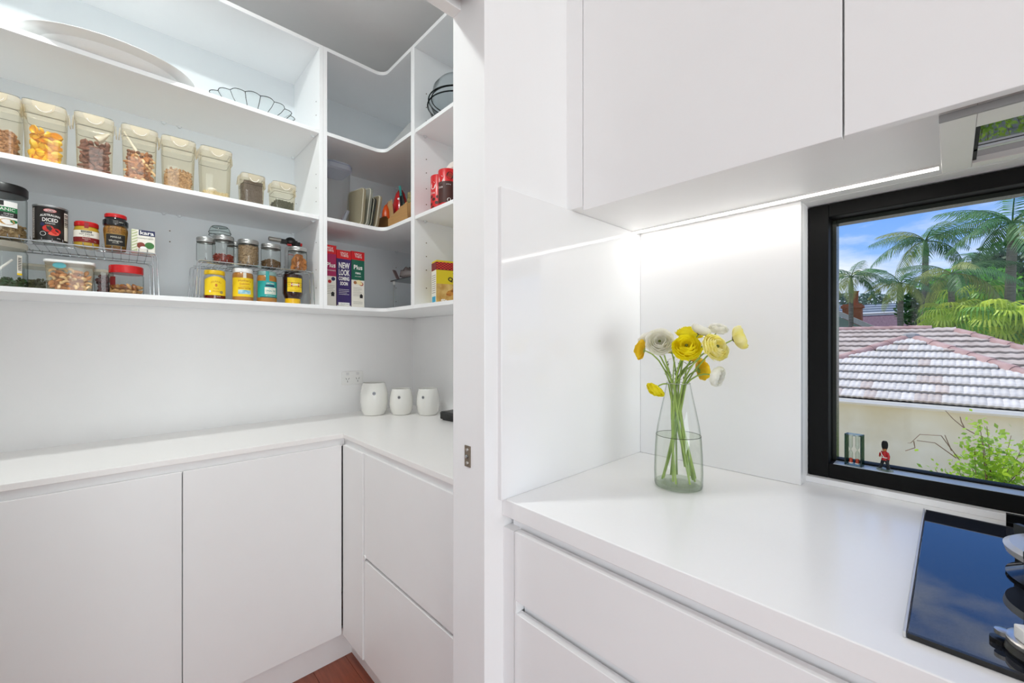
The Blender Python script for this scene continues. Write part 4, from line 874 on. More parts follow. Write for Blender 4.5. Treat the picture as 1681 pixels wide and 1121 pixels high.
# middle shelf of the corner
S2 = 1.8305
t = thing('tall_container', 'tall clear plastic container with a pale blue lid beside the side panel', 'container', (-1.982, 0.7275, S2))
BLID = clear('blue_lid', '#eceef6', '#a9b2cc', 0.1, 0.9, haze=0.28, hazecol='#e6e9f2')
obj('body', loft([rrect(0.115, 0.098, 0.02, 0.0005), rrect(0.13, 0.112, 0.022, 0.238)], True, False), clear('grey_plastic', '#f0f0f0', '#c3c7c9', 0.08, 0.8, haze=0.10, hazecol='#e0e2e3'), t)
obj('lid', loft([rrect(0.130, 0.112, 0.026, 0.236), rrect(0.146, 0.126, 0.03, 0.244), rrect(0.146, 0.126, 0.03, 0.262), rrect(0.13, 0.112, 0.026, 0.276), rrect(0.09, 0.075, 0.02, 0.284)]), BLID, t)
obj('lid_seal', loft([rrect(0.1465, 0.1265, 0.03, 0.2635), rrect(0.144, 0.124, 0.03, 0.266)], False, False), mat('blue_seal', '#3c4560', 0.5), t)
obj('measure_cup', T(box(-0.014, 0.014, -0.006, 0.006, 0, 0.06), TR(0.046, 0.02, 0.006) @ RX(-0.4)), BLID, t, bevel=0.002)
def lidplate(label, x, y, rx, rz, w_, h, m, th=0.012):
    t = thing('container_lid', label, 'lid', (x, y, S2 + 0.002), rz)
    A = RX(rx)
    obj('plate', T(loft([[(px, -th / 2, pz + h / 2) for px, pz, _ in rrect(w_, h, 0.018, 0)], [(px, th / 2, pz + h / 2) for px, pz, _ in rrect(w_, h, 0.018, 0)]]), A), m, t, bevel=0.001)
    obj('rim', T(tube([(px, -th / 2 - 0.001, pz + h / 2) for px, pz, _ in rrect(w_ * .97, h * .97, 0.018, 0)] + [(rrect(w_ * .97, h * .97, 0.018, 0)[0][0], -th / 2 - .001, rrect(w_ * .97, h * .97, 0.018, 0)[0][1] + h / 2)], 0.0016, 6), A), mat('grey_rim', '#cfcbbb', 0.4), t)
    return t
BEI = clear('beige_plastic', '#e5dfcd', '#b9ae93', 0.12, 0.8, haze=0.55, hazecol='#d9d0b8')
CLR2 = clear('milky_plastic', '#eef0ea', '#b8bcb0', 0.08, 1.0, haze=0.3, hazecol='#e8ebe4')
lidplate('beige plastic container lid standing upright beside the tall container', -1.955, 0.812, -0.08, 0.20, 0.13, 0.178, BEI)
t = lidplate('milky clear container lid leaning with embossed bars', -1.955, 0.836, -0.14, 0.22, 0.13, 0.188, CLR2)
lidplate('dark grey tinted container lid leaning behind the clear one', -1.960, 0.860, -0.16, 0.24, 0.12, 0.150, clear('smoke_plastic', '#9ba3a3', '#5a6464', 0.08, 1.0, haze=0.3, hazecol='#8a9494'))
lidplate('beige plastic container lid leaning nearest the cardboard tray', -1.960, 0.884, -0.16, 0.24, 0.13, 0.165, BEI)
# cardboard snack tray and snacks
CB = mat('brown_cardboard', '#b98d58', 0.75, var=0.1, nscale=30, stretch=(1, 1, 6), bump=0.05)
CB2 = mat('dark_cardboard', '#9a6a34', 0.75, var=0.12, nscale=30)
t = thing('cardboard_tray', 'cut open brown cardboard snack tray on the rounded corner shelf', 'box', (-1.895, 1.035, S2), 0.05)
def wallp(pts, th=0.003):
    V = [Vector(p) for p in pts]; n = (V[1] - V[0]).cross(V[2] - V[0]).normalized() * th
    return loft([[tuple(v) for v in V], [tuple(v + n) for v in V]])
obj('base', box(-0.16, 0.16, -0.06, 0.12, 0.0005, 0.004), CB, t)
obj('front_wall', wallp([(0.0, -0.08, 0.0005), (0.17, -0.08, 0.0005), (0.17, -0.08, 0.100), (0.0, -0.08, 0.052)]), CB, t)
obj('end_wall', wallp([(-0.03, -0.055, 0.0005), (0.0, -0.08, 0.0005), (0.0, -0.08, 0.052), (-0.03, -0.055, 0.050)]), CB, t)
obj('inner_wall', wallp([(-0.03, -0.055, 0.0005), (-0.05, 0.12, 0.0005), (-0.05, 0.12, 0.165), (-0.03, -0.055, 0.050)]), CB, t)
obj('inner_wall', wallp([(0.0, -0.03, 0.0005), (0.17, -0.03, 0.0005), (0.17, -0.03, 0.12), (0.02, -0.03, 0.12)]), CB, t)
obj('side_flap', wallp([(-0.16, -0.062, 0.0005), (-0.03, -0.055, 0.0005), (-0.03, -0.055, 0.05), (-0.06, -0.058, 0.085), (-0.145, -0.062, 0.085)]), CB2, t)
obj('back_wall', wallp([(-0.16, 0.12, 0.004), (0.16, 0.12, 0.004), (0.16, 0.12, 0.10), (-0.16, 0.12, 0.10)]), CB2, t)
def bag(label, x, y, z, rx, ry, rz_, m, rz=0, tilt=0.0, mark=None):
    t = thing('snack_bag', label, 'snack bag', (x, y, z), rz); rr = random.Random(int(x * -1000))
    V, Fc = ball(rx, ry, rz_, 16, 10)
    V = [(a * (1 + rr.uniform(-.07, .07)), b * (1 + rr.uniform(-.07, .07)), c * (1 + rr.uniform(-.05, .05)) + rz_) for a, b, c in V]
    obj('bag', T((V, Fc), RX(tilt)), m, t, ang=3.0)
    return t
FOILR = mat('red_foil', '#d81c22', 0.25, var=0.1, coat=0.4); FOILO = mat('orange_foil', '#e0501c', 0.3, var=0.2, nscale=30, coat=0.3)
t = bag('shiny red round snack bag in the cardboard tray', -2.015, 1.085, S2 + 0.005, 0.043, 0.04, 0.128, FOILR)
obj('white_mark', blot(0, 0, 0.195, 0.012, 0.006, R=0.0405, ang=-0.6), WT, t)
bag('tall dull orange snack bag standing in the cardboard tray', -2.075, 1.055, S2 + 0.005, 0.042, 0.03, 0.100, FOILO, 0.5)
bag('small bright orange snack bag in the cardboard tray', -2.035, 1.012, S2 + 0.005, 0.024, 0.022, 0.082, mat('bright_orange_foil', '#f05a14', 0.25, var=0.1, coat=0.4))
t = thing('pasta_bundle', 'bundle of dry spaghetti sticks in the cardboard tray', 'pasta', (-1.995, 1.03, S2 + 0.005), 0.0)
for i in range(12): obj('spaghetti', tube([(-0.02 + 0.003 * i, 0.003 * (i % 3), 0.0), (-0.035 + 0.004 * i, -0.01, 0.165 + 0.006 * (i % 4))], 0.0024, 5), mat('dry_pasta', '#d9b47e', 0.5), t)
t = thing('snack_bag', 'tall narrow teal and black snack packet upright in the cardboard tray', 'snack bag', (-1.925, 1.075, S2 + 0.005), 0.3)
obj('bag', T(loft([rrect(0.03, 0.004, 0.002, 0), rrect(0.034, 0.018, 0.008, 0.03), rrect(0.032, 0.016, 0.008, 0.15), rrect(0.024, 0.003, 0.001, 0.225)]), RY(-0.2)), mat('black_packet', '#22302c', 0.3, var=0.4, nscale=30, col2='#1a1a1c'), t)
obj('packet_tip', T(box(-0.006, 0.006, -0.0035, 0.0035, 0.210, 0.265), RY(-0.2)), mat('teal_packet', '#3f9c98', 0.3), t, bevel=0.001)
t = thing('snack_bag', 'small patterned cream packet beside the red snack bag', 'snack bag', (-1.855, 1.06, S2 + 0.005), 0.2)
obj('bag', loft([rrect(0.06, 0.004, 0.002, 0), rrect(0.06, 0.03, 0.012, 0.04), rrect(0.058, 0.026, 0.012, 0.15), rrect(0.055, 0.003, 0.001, 0.20)]), mat('pattern_packet', '#d8b88a', 0.4, var=0.6, nscale=60, col2='#4c6a3c'), t)
# leaning acrylic tray on the top corner shelf
t = thing('acrylic_tray', 'milky acrylic tray leaning on the top corner shelf', 'tray', (-1.80, 1.0, 2.2045), 0.0)
ACR = clear('acrylic', '#f0f1f1', '#d2d5d5', 0.05, 1.0, haze=0.5, hazecol='#f6f6f6')
A_, B_, C_, D_ = (-0.085, -0.065, 0.002), (0.15, -0.055, 0.002), (0.155, 0.0, 0.092), (0.07, -0.025, 0.088)
obj('tray_face', wallp([A_, B_, C_, D_], 0.003), ACR, t)
obj('tray_face', wallp([(-0.085, -0.062, 0.002), (-0.01, 0.05, 0.002), (0.12, 0.05, 0.08), D_], 0.003), ACR, t)
obj('rim', tube([A_, D_, C_], 0.0022, 6), WHITEP, t)

# ================================================================ back-wall unit contents
t = thing('glass_bowl', 'large clear glass mixing bowl nested at the bottom of the stack', 'bowl', (-1.464, 1.06, 2.2045)); BG = clear('stack_glass', '#f0f3f4', '#7d8688')
def bowlshape(r, h): return lathe([(r * .5, 0), (r * .55, 0.003), (r * .85, h * .45), (r, h), (r * .98, h)], 40, True, False)
def glassbowl(t, r, h):
    obj('bowl', bowlshape(r, h), BG, t); obj('rim', tube([(r * math.cos(2 * PI * i / 48), r * math.sin(2 * PI * i / 48), h) for i in range(49)], 0.0028, 6), DL, t)
glassbowl(t, 0.128, 0.085)
t = thing('glass_bowl', 'medium clear glass mixing bowl in the middle of the stack', 'bowl', (-1.464, 1.06, 2.2045 + 0.030)); glassbowl(t, 0.124, 0.080)
t = thing('glass_bowl', 'clear glass bowl upside down on top of the stacked mixing bowls', 'bowl', (-1.464, 1.06, 2.2045 + 0.114))
obj('bowl', lathe([(0.112, 0.0), (0.112, 0.002), (0.104, 0.05), (0.08, 0.078), (0.04, 0.086), (0.001, 0.086)], 40, False, True), BG, t); obj('rim', tube([(0.112 * math.cos(2 * PI * i / 48), 0.112 * math.sin(2 * PI * i / 48), 0.002) for i in range(49)], 0.0026, 6), DL, t)
def tin(label, x, y, R, h, rz=-PI / 2, extra=True):
    t = thing('drink_tin', label, 'tin', (x, y, S2), rz)
    obj('tin', lathe([(R, 0), (R, h - 0.002), (R * .97, h)], 36), mat('red_tin', '#d2141a', 0.3, var=0.03), t)
    obj('swirl_mark', blot(0, -0.018, h * .70, 0.013, 0.016, R=R + .0005), WT, t); obj('swirl_mark', blot(0, -0.016, h * .75, 0.010, 0.011, R=R + .0008), MT['red_tin'], t)
    obj('cup_picture', blot(0, 0.022, h * .80, 0.015, 0.015, R=R + .0005), mat('cocoa_brown', '#4a1d14', 0.4, var=0.3, nscale=80), t); obj('cup_picture', blot(0, 0.022, h * .80, 0.009, 0.009, R=R + .0008), mat('cocoa_light', '#9a3a26', 0.4), t)
    for y_, z_ in ((-0.03, .2), (-0.015, .32), (0.005, .38), (-0.028, .4), (-0.02, .1), (0.0, .22)): obj('choc_picture', blot(0, y_, h * z_, 0.009, 0.007, 6, R=R + .0005), MT['cocoa_brown'], t)
    letter(t, 'Cocoa', 0.014, WT, z=h * .5, y=-0.022, R=R + .0009, width=0.028); letter(t, 'drinking', 0.006, WT, z=h * .56, y=0.016, R=R + .0009)
    obj('round_badge', blot(0, 0.018, h * .14, 0.0075, 0.0075, R=R + .0006), WT, t)
    return t
tin('red cocoa tin nearer the shelf side panel, before the white tub', -1.4975, 0.992, 0.040, 0.152, -0.95)
t = tin('red and brown cocoa tin beside the door jamb', -1.414, 0.975, 0.040, 0.147, -0.95)
obj('brown_wrap', patch(0.0405, -0.9, 0.9, 0.01, 0.095), MT['cocoa_brown'], t)
t = thing('white_tub', 'white plastic tub with a round lid standing behind the red tins', 'tub', (-1.475, 1.125, S2))
obj('tub', lathe([(0.08, 0), (0.086, 0.005), (0.090, 0.198)], 40), WHITEP, t); obj('lid', lathe([(0.094, 0.196), (0.096, 0.198), (0.096, 0.215), (0.09, 0.224), (0.001, 0.226)], 44), mat('cream_lid', '#efe8e0', 0.4), t)
t, xf = carton('dinner_kit_box', 'yellow dinner kit box with a red chequered top beside the door jamb', -1.4696, 1.0763, SH, 0.235, 0.06, 0.180, mat('kit_yellow', '#e0c81c', 0.45, var=0.03), -0.26)
obj('top_band', box(-0.031, 0.031, -0.1185, 0.1185, 0.140, 0.1728), mat('dark_red_card', '#7d1418', 0.5), t, bevel=0.001)
ck = mesh(panel(0.0318, 0, 0.0075, 0, 0.0045), mat('check_red', '#e0402f', 0.5), smooth=False)
for i in range(30):
    for j in range(6):
        if (i + j) % 2 == 0: obj('checker', ck, None, t, loc=(0, -0.117 + i * 0.0078, 0.1425 + j * 0.005))
letter(t, 'OLD EL PASO', 0.017, BK, z=0.128, y=0.03, x=xf + .0004, width=0.15, bold=0.0004); letter(t, 'QUESADILLA', 0.024, BK, z=0.102, y=0.015, x=xf + .0004, width=0.165, bold=0.0007)
obj('food_picture', panel(xf + .0002, -0.1165, 0.1165, 0.006, 0.082), mat('tortilla_print', '#b98a3c', 0.5, var=0.6, nscale=28, col2='#e0c078'), t)
for y_, z_, a in ((-0.055, 0.045, 0.4), (-0.035, 0.058, 0.4), (0.02, 0.045, 0.4), (0.06, 0.05, 0.4)): obj('food_picture', T(blot(0, 0, 0, 0.020, 0.012), TR(xf + .0004, y_, z_) @ RX(a)), mat('filling_print', '#9a4a18', 0.5, var=0.5, nscale=90, col2='#d89a3c'), t)
letter(t, '485g', 0.013, WT, z=0.013, y=-0.085, x=xf + .0006, bold=0.0004)
obj('printed_side', box(-0.030, 0.030, -0.1179, -0.1175, 0.004, 0.139), CRM, t); obj('side_badge', box(-0.022, 0.022, -0.1183, -0.1179, 0.006, 0.030), mat('cyan_print', '#2a9cc0', 0.5), t)
for i in range(9): obj('print_line', box(-0.022, 0.022, -0.1183, -0.1179, 0.045 + i * 0.009, 0.0475 + i * 0.009), MT['grey_print'], t)

# ================================================================ pots on the pantry worktop
POT = mat('white_ceramic', '#ecebe6', 0.15, var=0.01, coat=0.5)
def pot(label, x, y, R, h, mark=-0.25):
    t = thing('ceramic_pot', label, 'pot', (x, y, 0.9003), math.atan2(-y, -x), 'white ceramic pots on the pantry worktop')
    pr = [(R * .68, 0.0), (R * .76, 0.002), (R * .92, h * .16), (R * 1.0, h * .42), (R * .97, h * .68), (R * .86, h * .90), (R * .80, h * .985), (R * .78, h), (R * .75, h * .985), (R * .8, h * .8), (R * .88, h * .45), (R * .7, h * .06), (0.001, h * .05)]
    obj('body', lathe(pr, 44), POT, t)
    z = h * .70; rr = R * .965
    obj('emblem', blot(0, 0, z, R * .12, R * .13, 20, R=rr + .0012, ang=mark), mat('emblem_grey', '#9a9ca0', 0.3, 0.5), t)
    for i in range(3): obj('emblem_mark', blot(0, (-.05 + .05 * i) * R, z, R * .016, R * (.07 - .02 * (i % 2)), 8, R=rr + .0018, ang=mark), mat('emblem_dark', '#4b4d55', 0.3), t)
pot('largest white ceramic pot with a grey emblem under the outlet', -2.095, 0.975, 0.0715, 0.168, 0.0)
pot('middle white ceramic pot with a grey emblem, between two others', -2.005, 1.085, 0.061, 0.136, -0.2)
pot('smaller white ceramic pot with a grey emblem next to the black gadget', -1.897, 1.182, 0.061, 0.138, -0.45)
t = thing('black_gadget', 'small black appliance corner showing beside the door jamb', 'appliance', (-1.67, 1.205, 0.9003), 0.1)
obj('body', box(-0.06, 0.14, -0.06, 0.06, 0.004, 0.042), BLACKP, t, bevel=0.006); obj('foot', box(-0.05, 0.13, -0.05, 0.05, 0, 0.005), DARK, t)
# ================================================================ vase of flowers
VX, VY = -0.497, 1.075
t = thing('glass_vase', 'clear conical glass vase of ranunculus standing on the kitchen worktop', 'vase', (VX, VY, 0.9003))
VG = clear('vase_glass', '#fcfdfc', '#bcc5c1', 0.015, 1.0)
prof = [(0.0575, 0.002), (0.0600, 0.008), (0.0605, 0.04), (0.0590, 0.09), (0.0565, 0.128), (0.0520, 0.160), (0.0430, 0.205), (0.0345, 0.245), (0.0295, 0.272)]
obj('glass', lathe(prof, 56, True, False), VG, t)
obj('glass_base', lathe([(0.054, 0.0), (0.0585, 0.002), (0.0590, 0.011), (0.052, 0.014), (0.001, 0.012)], 56), clear('vase_foot', '#fafcf8', '#dde4da', 0.02, 1.0, haze=0.02, hazecol='#e4e8e0'), t)
def ringt(r, z, w=0.0007): return tube([(r * math.cos(2 * PI * i / 48), r * math.sin(2 * PI * i / 48), z) for i in range(49)], w, 5)
obj('rim', ringt(0.0295, 0.272, 0.0010), clear('rim_glass', '#e2e8e4', '#ffffff', 0.05, 2.0, haze=0.35, hazecol='#ffffff'), t)
WZ = 0.135
obj('water', lathe([(0.0570, 0.013), (0.0595, 0.04), (0.0580, 0.09), (0.0555, WZ - 0.001), (0.0553, WZ), (0.001, WZ)], 48, True, True), clear('water', '#fdfefb', '#e4ebdc', 0.0, 0.9), t)
obj('waterline', J(ringt(0.0557, WZ, 0.0007)), clear('meniscus', '#8d9a80', '#5d6a52', 0.1, 0.8), t)

def petal_mat(name, c1, c2):
    m = mat(name, c1, 0.55, var=0.1, nscale=45, col2=c2); tr_ = m.node_tree; L = tr_.links.new; b = tr_.nodes['Principled BSDF']
    tl = tr_.nodes.new('ShaderNodeBsdfTranslucent'); L(b.inputs['Base Color'].links[0].from_socket, tl.inputs[0])
    ms = tr_.nodes.new('ShaderNodeMixShader'); ms.inputs[0].default_value = 0.5; L(b.outputs[0], ms.inputs[1]); L(tl.outputs[0], ms.inputs[2]); L(ms.outputs[0], tr_.nodes['Material Output'].inputs[0])
    return m
PW = petal_mat('white_petal', '#fdfcf8', '#f4f3e6'); PY = petal_mat('yellow_petal', '#fdf63e', '#f8ec20'); PO = petal_mat('amber_petal', '#fbe430', '#f5d41c'); PC = petal_mat('cream_petal', '#fdfad8', '#faf38c')
STEM = mat('green_stem', '#a3bd5c', 0.5, var=0.3, nscale=18, col2='#7d9a42'); SEP = mat('brown_sepal', '#7d6a2c', 0.6, var=0.3); CEN = mat('green_centre', '#5f6a20', 0.7, var=0.4, nscale=120)
def head(R, seed, openness=1.0, bud=False):
    """layered ranunculus head, axis +Z, calyx at the origin"""
    r_ = random.Random(seed); V = []; Fc = []
    L = 6
    for k in range(L):
        s_ = (k + 1) / L; cnt = 4 + k
        rk = R * (0.26 + 0.74 * s_); top = R * (0.95 - (0.55 if not bud else 0.05) * s_ ** 1.6 * openness); close = (1 - s_) * 0.30 + (0.35 if bud else 0.04)
        for i in range(cnt):
            ph = 2 * PI * (i + 0.5 * (k % 2)) / cnt + r_.uniform(-.15, .15); dl = 2 * PI / cnt * 0.72; lift = r_.uniform(-.05, .05) * R; rj = rk * (1 + r_.uniform(-.05, .05)); n0 = len(V); A, B = 6, 6
            for a in range(A + 1):
                s = a / A
                rho = rj * (math.sin(s * PI * (0.5 + close * .45)) ** 0.75 if s > 0 else 0.0) + R * 0.03
                hh = (s ** 1.35) * (top + lift)
                for b in range(B + 1):
                    q = -1 + 2 * b / B; wd = dl * (0.35 + 0.65 * math.sin(PI * min(1, 0.12 + 0.62 * s)))
                    an = ph + q * wd; rp_ = rho + (0.035 * R * q) + (0.025 * R * math.sin(5 * q + seed + i) if s > .75 else 0)
                    V.append((rp_ * math.cos(an), rp_ * math.sin(an), hh - 0.10 * R * abs(q) ** 3 * s))
            for a in range(A):
                for b in range(B): j = n0 + a * (B + 1) + b; Fc.append((j, j + 1, j + B + 2, j + B + 1))
    return V, Fc
def flower(label, u, v, Y, dia, aim, pm, seed, foot, openness=1.0, bud=False, neck=None):
    c = at(u, v, Y); dpt = c.x * -math.sin(YAW) + c.y * math.cos(YAW); R = dia / 2 * dpt / FOC * 0.92
    ax = Vector(aim).normalized(); q = ax.to_track_quat('Z', 'Y').to_matrix().to_4x4()
    base = c - ax * R * 0.42
    t = thing('ranunculus', label, 'flower', (VX, VY, 0.9003 + 0.012), 0.0, 'ranunculus stems in the glass vase')
    Mi = BASE[t.name].inverted(); Mh = Mi @ TR(*base) @ q
    h_ = obj('petals', T(head(R, seed, openness, bud), Mh), pm, t, ang=2.2)
    if not bud: obj('centre', T(ball(R * .11, R * .11, R * .09, 10, 6), Mh @ TR(0, 0, R * .62)), CEN, h_)
    sv = []
    for k in range(5):
        a = 2 * PI * k / 5 + seed; sv.append(T(([(0, -R * .12, 0), (0, R * .12, 0), (R * .42, R * .10, R * .16), (R * .62, 0, R * .30), (R * .42, -R * .10, R * .16)], [(0, 1, 2, 3, 4)]), Mh @ RZ(a) @ TR(R * .06, 0, -R * .05)))
    obj('sepals', J(*sv), SEP if bud else STEM, t)
    nx, ny = neck if neck else (rnd.uniform(-.018, .018), rnd.uniform(-.018, .018))
    P0 = Mi @ base; N1 = Vector((nx, ny, 0.256)); F0 = Vector((foot[0], foot[1], foot[2] if len(foot) > 2 else 0.006))
    k1 = P0 - (Mi.to_3x3() @ ax) * 0.03
    pts = [tuple(P0)] + [tuple((1 - s) ** 2 * P0 + 2 * s * (1 - s) * (k1 * .5 + Vector((nx * 1.6, ny * 1.6, min(P0.z, 0.33))) * .5) + s * s * N1) for s in (.25, .5, .75)] + [tuple(N1)] + [tuple(N1.lerp(F0, s) + Vector((nx, ny, 0)) * 0.25 * math.sin(PI * s)) for s in (.3, .6, .85, 1.0)]
    obj('stem', tube(pts, [0.0015] + [0.0020] * 4 + [0.0026] * 4, 7), STEM, t)
    return t
TOC = Vector((0.38, -0.85, 0.12))      # towards the camera
flower('big open white ranunculus with a green centre at the left of the bouquet', 1083, 561, 1.025, 48, TOC + Vector((0, 0, .15)), PW, 1, (0.015, -0.045), 0.9, neck=(-.012, -.012))
flower('big bright yellow ranunculus facing the room at the centre of the bouquet', 1127, 569, 1.02, 50, TOC + Vector((0, 0, .45)), PY, 2, (0.0, -0.03), 1.0, neck=(-.002, -.016))
flower('yellow ranunculus behind the two front blooms, facing up', 1131, 547, 1.09, 44, (0.1, 0.1, 1), PY, 3, (-0.03, 0.02), 0.9)
flower('white ranunculus bud with brown sepals at the top of the bouquet', 1150, 543, 1.05, 33, (0.35, 0.1, 0.75), PW, 4, (0.03, 0.03), 0.3, True)
flower('large cream and yellow ranunculus turned to the right', 1175, 570, 1.04, 52, (0.75, -0.35, 0.35), PC, 5, (-0.035, -0.015), 0.9, neck=(.014, -.008))
flower('pale white ranunculus leaning out at the far right above the others', 1212, 555, 1.08, 42, (0.9, 0.25, 0.30), PC, 6, (-0.04, 0.0), 0.4, True, neck=(.018, .004))
flower('small white ranunculus at the top right behind the bud', 1179, 540, 1.11, 32, (0.3, -0.3, 0.8), PW, 7, (-0.02, 0.035), 0.7)
flower('amber yellow ranunculus low on the right behind the stems', 1153, 607, 1.12, 36, (0.4, 0.6, 0.1), PO, 8, (-0.03, -0.03), 0.7)
flower('drooping white ranunculus bud low on the right with brown sepals', 1175, 617, 1.06, 36, (0.9, -0.1, -0.25), PW, 9, (-0.045, 0.01), 0.3, True, neck=(.02, .0))
flower('amber ranunculus seen from the side at the left edge of the bouquet', 1051, 574, 1.05, 36, (-0.95, -0.25, 0.15), PO, 10, (0.04, 0.01), 0.9, neck=(-.02, -.004))
flower('yellow ranunculus hanging low on the left beside the vase neck', 1075, 640, 1.03, 34, (-0.3, -0.6, -0.75), PY, 11, (0.03, 0.02), 0.9, neck=(-.021, -.012))
flower('white ranunculus mostly hidden behind the big white bloom', 1064, 556, 1.09, 36, (-0.5, 0.2, 0.8), PW, 12, (0.04, -0.02), 0.7)
flower('cream ranunculus hidden behind the white and yellow front blooms', 1103, 574, 1.09, 30, (-0.1, 0.2, 0.9), PC, 13, (0.01, 0.045), 0.7)
flower('small yellow ranunculus bud under the cream bloom', 1140, 590, 1.10, 22, (0.2, 0.1, 0.9), PO, 14, (0.0, 0.04, 0.03), 0.3, True)
for i, (u, v, sd) in enumerate(((1107, 585, 21), (1092, 590, 22), (1118, 592, 23), (1150, 588, 24), (1132, 592, 25), (1086, 600, 26))):
    c = at(u, v, 1.07 + 0.02 * (i % 2)); t = thing('flower_stem', 'bare green stem with fine leaves among the ranunculus', 'stem', (VX, VY, 0.9123), 0.0, 'leafy stems in the glass vase')
    P0 = BASE[t.name].inverted() @ c; a = rnd.uniform(0, 2 * PI); N1 = Vector((0.014 * math.cos(a), 0.014 * math.sin(a), 0.256)); F0 = Vector((-0.042 * math.cos(a), -0.042 * math.sin(a), rnd.uniform(0.006, 0.03)))
    st = obj('stem', tube([tuple(P0), tuple(P0.lerp(N1, .5) + Vector((0, 0, .006))), tuple(N1), tuple(N1.lerp(F0, .5)), tuple(F0)], [0.001, 0.0015, 0.002, 0.0024, 0.0024], 7), STEM, t)
    for k in range(7):
        b = P0.lerp(N1, 0.05 + 0.13 * k); d = Vector((rnd.uniform(-1, 1), rnd.uniform(-1, 1), rnd.uniform(-.2, .9))).normalized() * rnd.uniform(.012, .024); sd_ = d.cross(Vector((0, 0, 1))).normalized() * 0.0022
        obj('leaf', ([tuple(b), tuple(b + d * .5 + sd_), tuple(b + d), tuple(b + d * .5 - sd_)], [(0, 1, 2, 3)]), mat('leaf_green', '#6f8a3a', 0.5, var=0.3), st)

# ================================================================ on the window ledge
LZ = 0.9563
t = thing('sand_timer', 'glass block sand timer with orange sand on the window ledge', 'sand timer', (-0.176, 1.409, LZ), -0.12)
TG = clear('timer_glass', '#f2f8f5', '#6d8a82', 0.02, 1.2); TE = clear('green_edge_glass', '#7fa898', '#123c30', 0.05, 1.2, haze=0.2, hazecol='#1f5a48')
H = 0.082
for x in (-0.0165, 0.0165):
    obj('glass_plate', box(x - 0.0016, x + 0.0016, -0.012, 0.012, 0, H), TE, t, bevel=0.0005)
for z in (0.0, H - 0.004): obj('end_block', box(-0.014, 0.014, -0.012, 0.012, z, z + 0.004), TG, t, bevel=0.0005)
for x in (-0.0075, 0.0065):
    r = 0.0045
    b = obj('bulb_tube', T(lathe([(r, 0.005), (r, 0.030), (r * .9, 0.034), (r * .18, 0.0405), (r * .9, 0.047), (r, 0.051), (r, 0.077)], 20), TR(x, 0, 0)), clear('bulb_glass', '#eef3ef', '#3c4a46', 0.02, 1.5), t)
    obj('sand', T(lathe([(r * .88, 0.0055), (r * .88, 0.016), (r * .5, 0.0175)], 16), TR(x, 0, 0)), mat('orange_sand', '#ee4a1c', 0.8, var=0.1, nscale=400), b)
    for z in (0.0035, 0.0765): obj('bulb_cap', T(lathe([(r * 1.15, z), (r * 1.15, z + 0.003)], 18), TR(x, 0, 0)), WHITEP, b)
t = thing('toy_soldier', 'tiny toy guardsman in a red coat and tall black hat on the window ledge', 'figurine', (-0.116, 1.409, LZ), -0.75)
TRS = mat('black_trousers', '#15181c', 0.5); COAT = mat('red_coat', '#b3141c', 0.45, var=0.1); FUR = mat('black_fur', '#0c0c0c', 0.8, bump=0.4, bscale=400); SKN = mat('painted_skin', '#b06a4a', 0.5)
obj('base', loft([rrect(0.030, 0.020, 0.003, 0), rrect(0.030, 0.020, 0.003, 0.0025), rrect(0.027, 0.017, 0.003, 0.004)]), mat('green_base', '#26453a', 0.4, var=0.2, nscale=80, col2='#b9c2bc'), t)
for x, y, kx in ((-0.0060, -0.003, -0.0015), (0.0062, 0.003, 0.002)):
    l = obj('leg', tube([(x * .55, 0, 0.028), (x * .9 + kx * .3, y * .5, 0.017), (x + kx, y, 0.006)], [0.0042, 0.0034, 0.0026], 10), TRS, t)
    obj('boot', T(ball(0.0026, 0.0052, 0.0022, 10, 6), TR(x + kx, y - 0.002, 0.0058)), BLACKP, l)
obj('coat', J(loft([circ(0.0078, 0.0255, 14, ry=0.0062), circ(0.0066, 0.032, 14, ry=0.0050), circ(0.0078, 0.040, 14, ry=0.0055), circ(0.0084, 0.045, 14, ry=0.0052), circ(0.0030, 0.0485, 14, ry=0.003)]),
              tube([(-0.0075, 0, 0.0455), (-0.0118, -0.001, 0.039), (-0.0085, -0.005, 0.034)], [0.0026, 0.0024, 0.0020], 8), tube([(0.0075, 0, 0.0455), (0.0115, 0, 0.037), (0.0125, -0.002, 0.029)], [0.0026, 0.0024, 0.0020], 8)), COAT, t)
obj('belt', loft([circ(0.0069, 0.0315, 14, ry=0.0053), circ(0.0070, 0.0335, 14, ry=0.0054)], False, False), WT, t)
obj('sash', tube([(-0.006, -0.0052, 0.046), (-0.002, -0.0064, 0.040), (0.0045, -0.0058, 0.033)], 0.0008, 5), WT, t)
obj('hand', T(ball(0.002, 0.002, 0.0024, 8, 6), TR(0.0126, -0.002, 0.0275)), BLACKP, t); obj('hand', T(ball(0.002, 0.002, 0.002, 8, 6), TR(-0.0078, -0.0058, 0.0335)), SKN, t)
hd = obj('face', J(T(ball(0.0042, 0.0044, 0.0052, 14, 10), TR(0, 0, 0.0525)), T(ball(0.0008, 0.0012, 0.001, 6, 4), TR(0, -0.0045, 0.0525)), *[T(ball(0.0006, 0.001, 0.0012, 6, 4), TR(s * 0.0042, 0, 0.0525)) for s in (-1, 1)]), SKN, t)
for s in (-1, 1): obj('eye', T(ball(0.0005, 0.0004, 0.0005, 6, 4), TR(s * 0.0015, -0.0042, 0.0537)), BK, hd)
obj('mouth', T(ball(0.0012, 0.0004, 0.0003, 6, 4), TR(0, -0.0043, 0.0502)), REDP, hd)
obj('bearskin_hat', lathe([(0.0050, 0.0545), (0.0060, 0.058), (0.0066, 0.064), (0.0060, 0.070), (0.0040, 0.0735), (0.001, 0.0742)], 18), FUR, t)
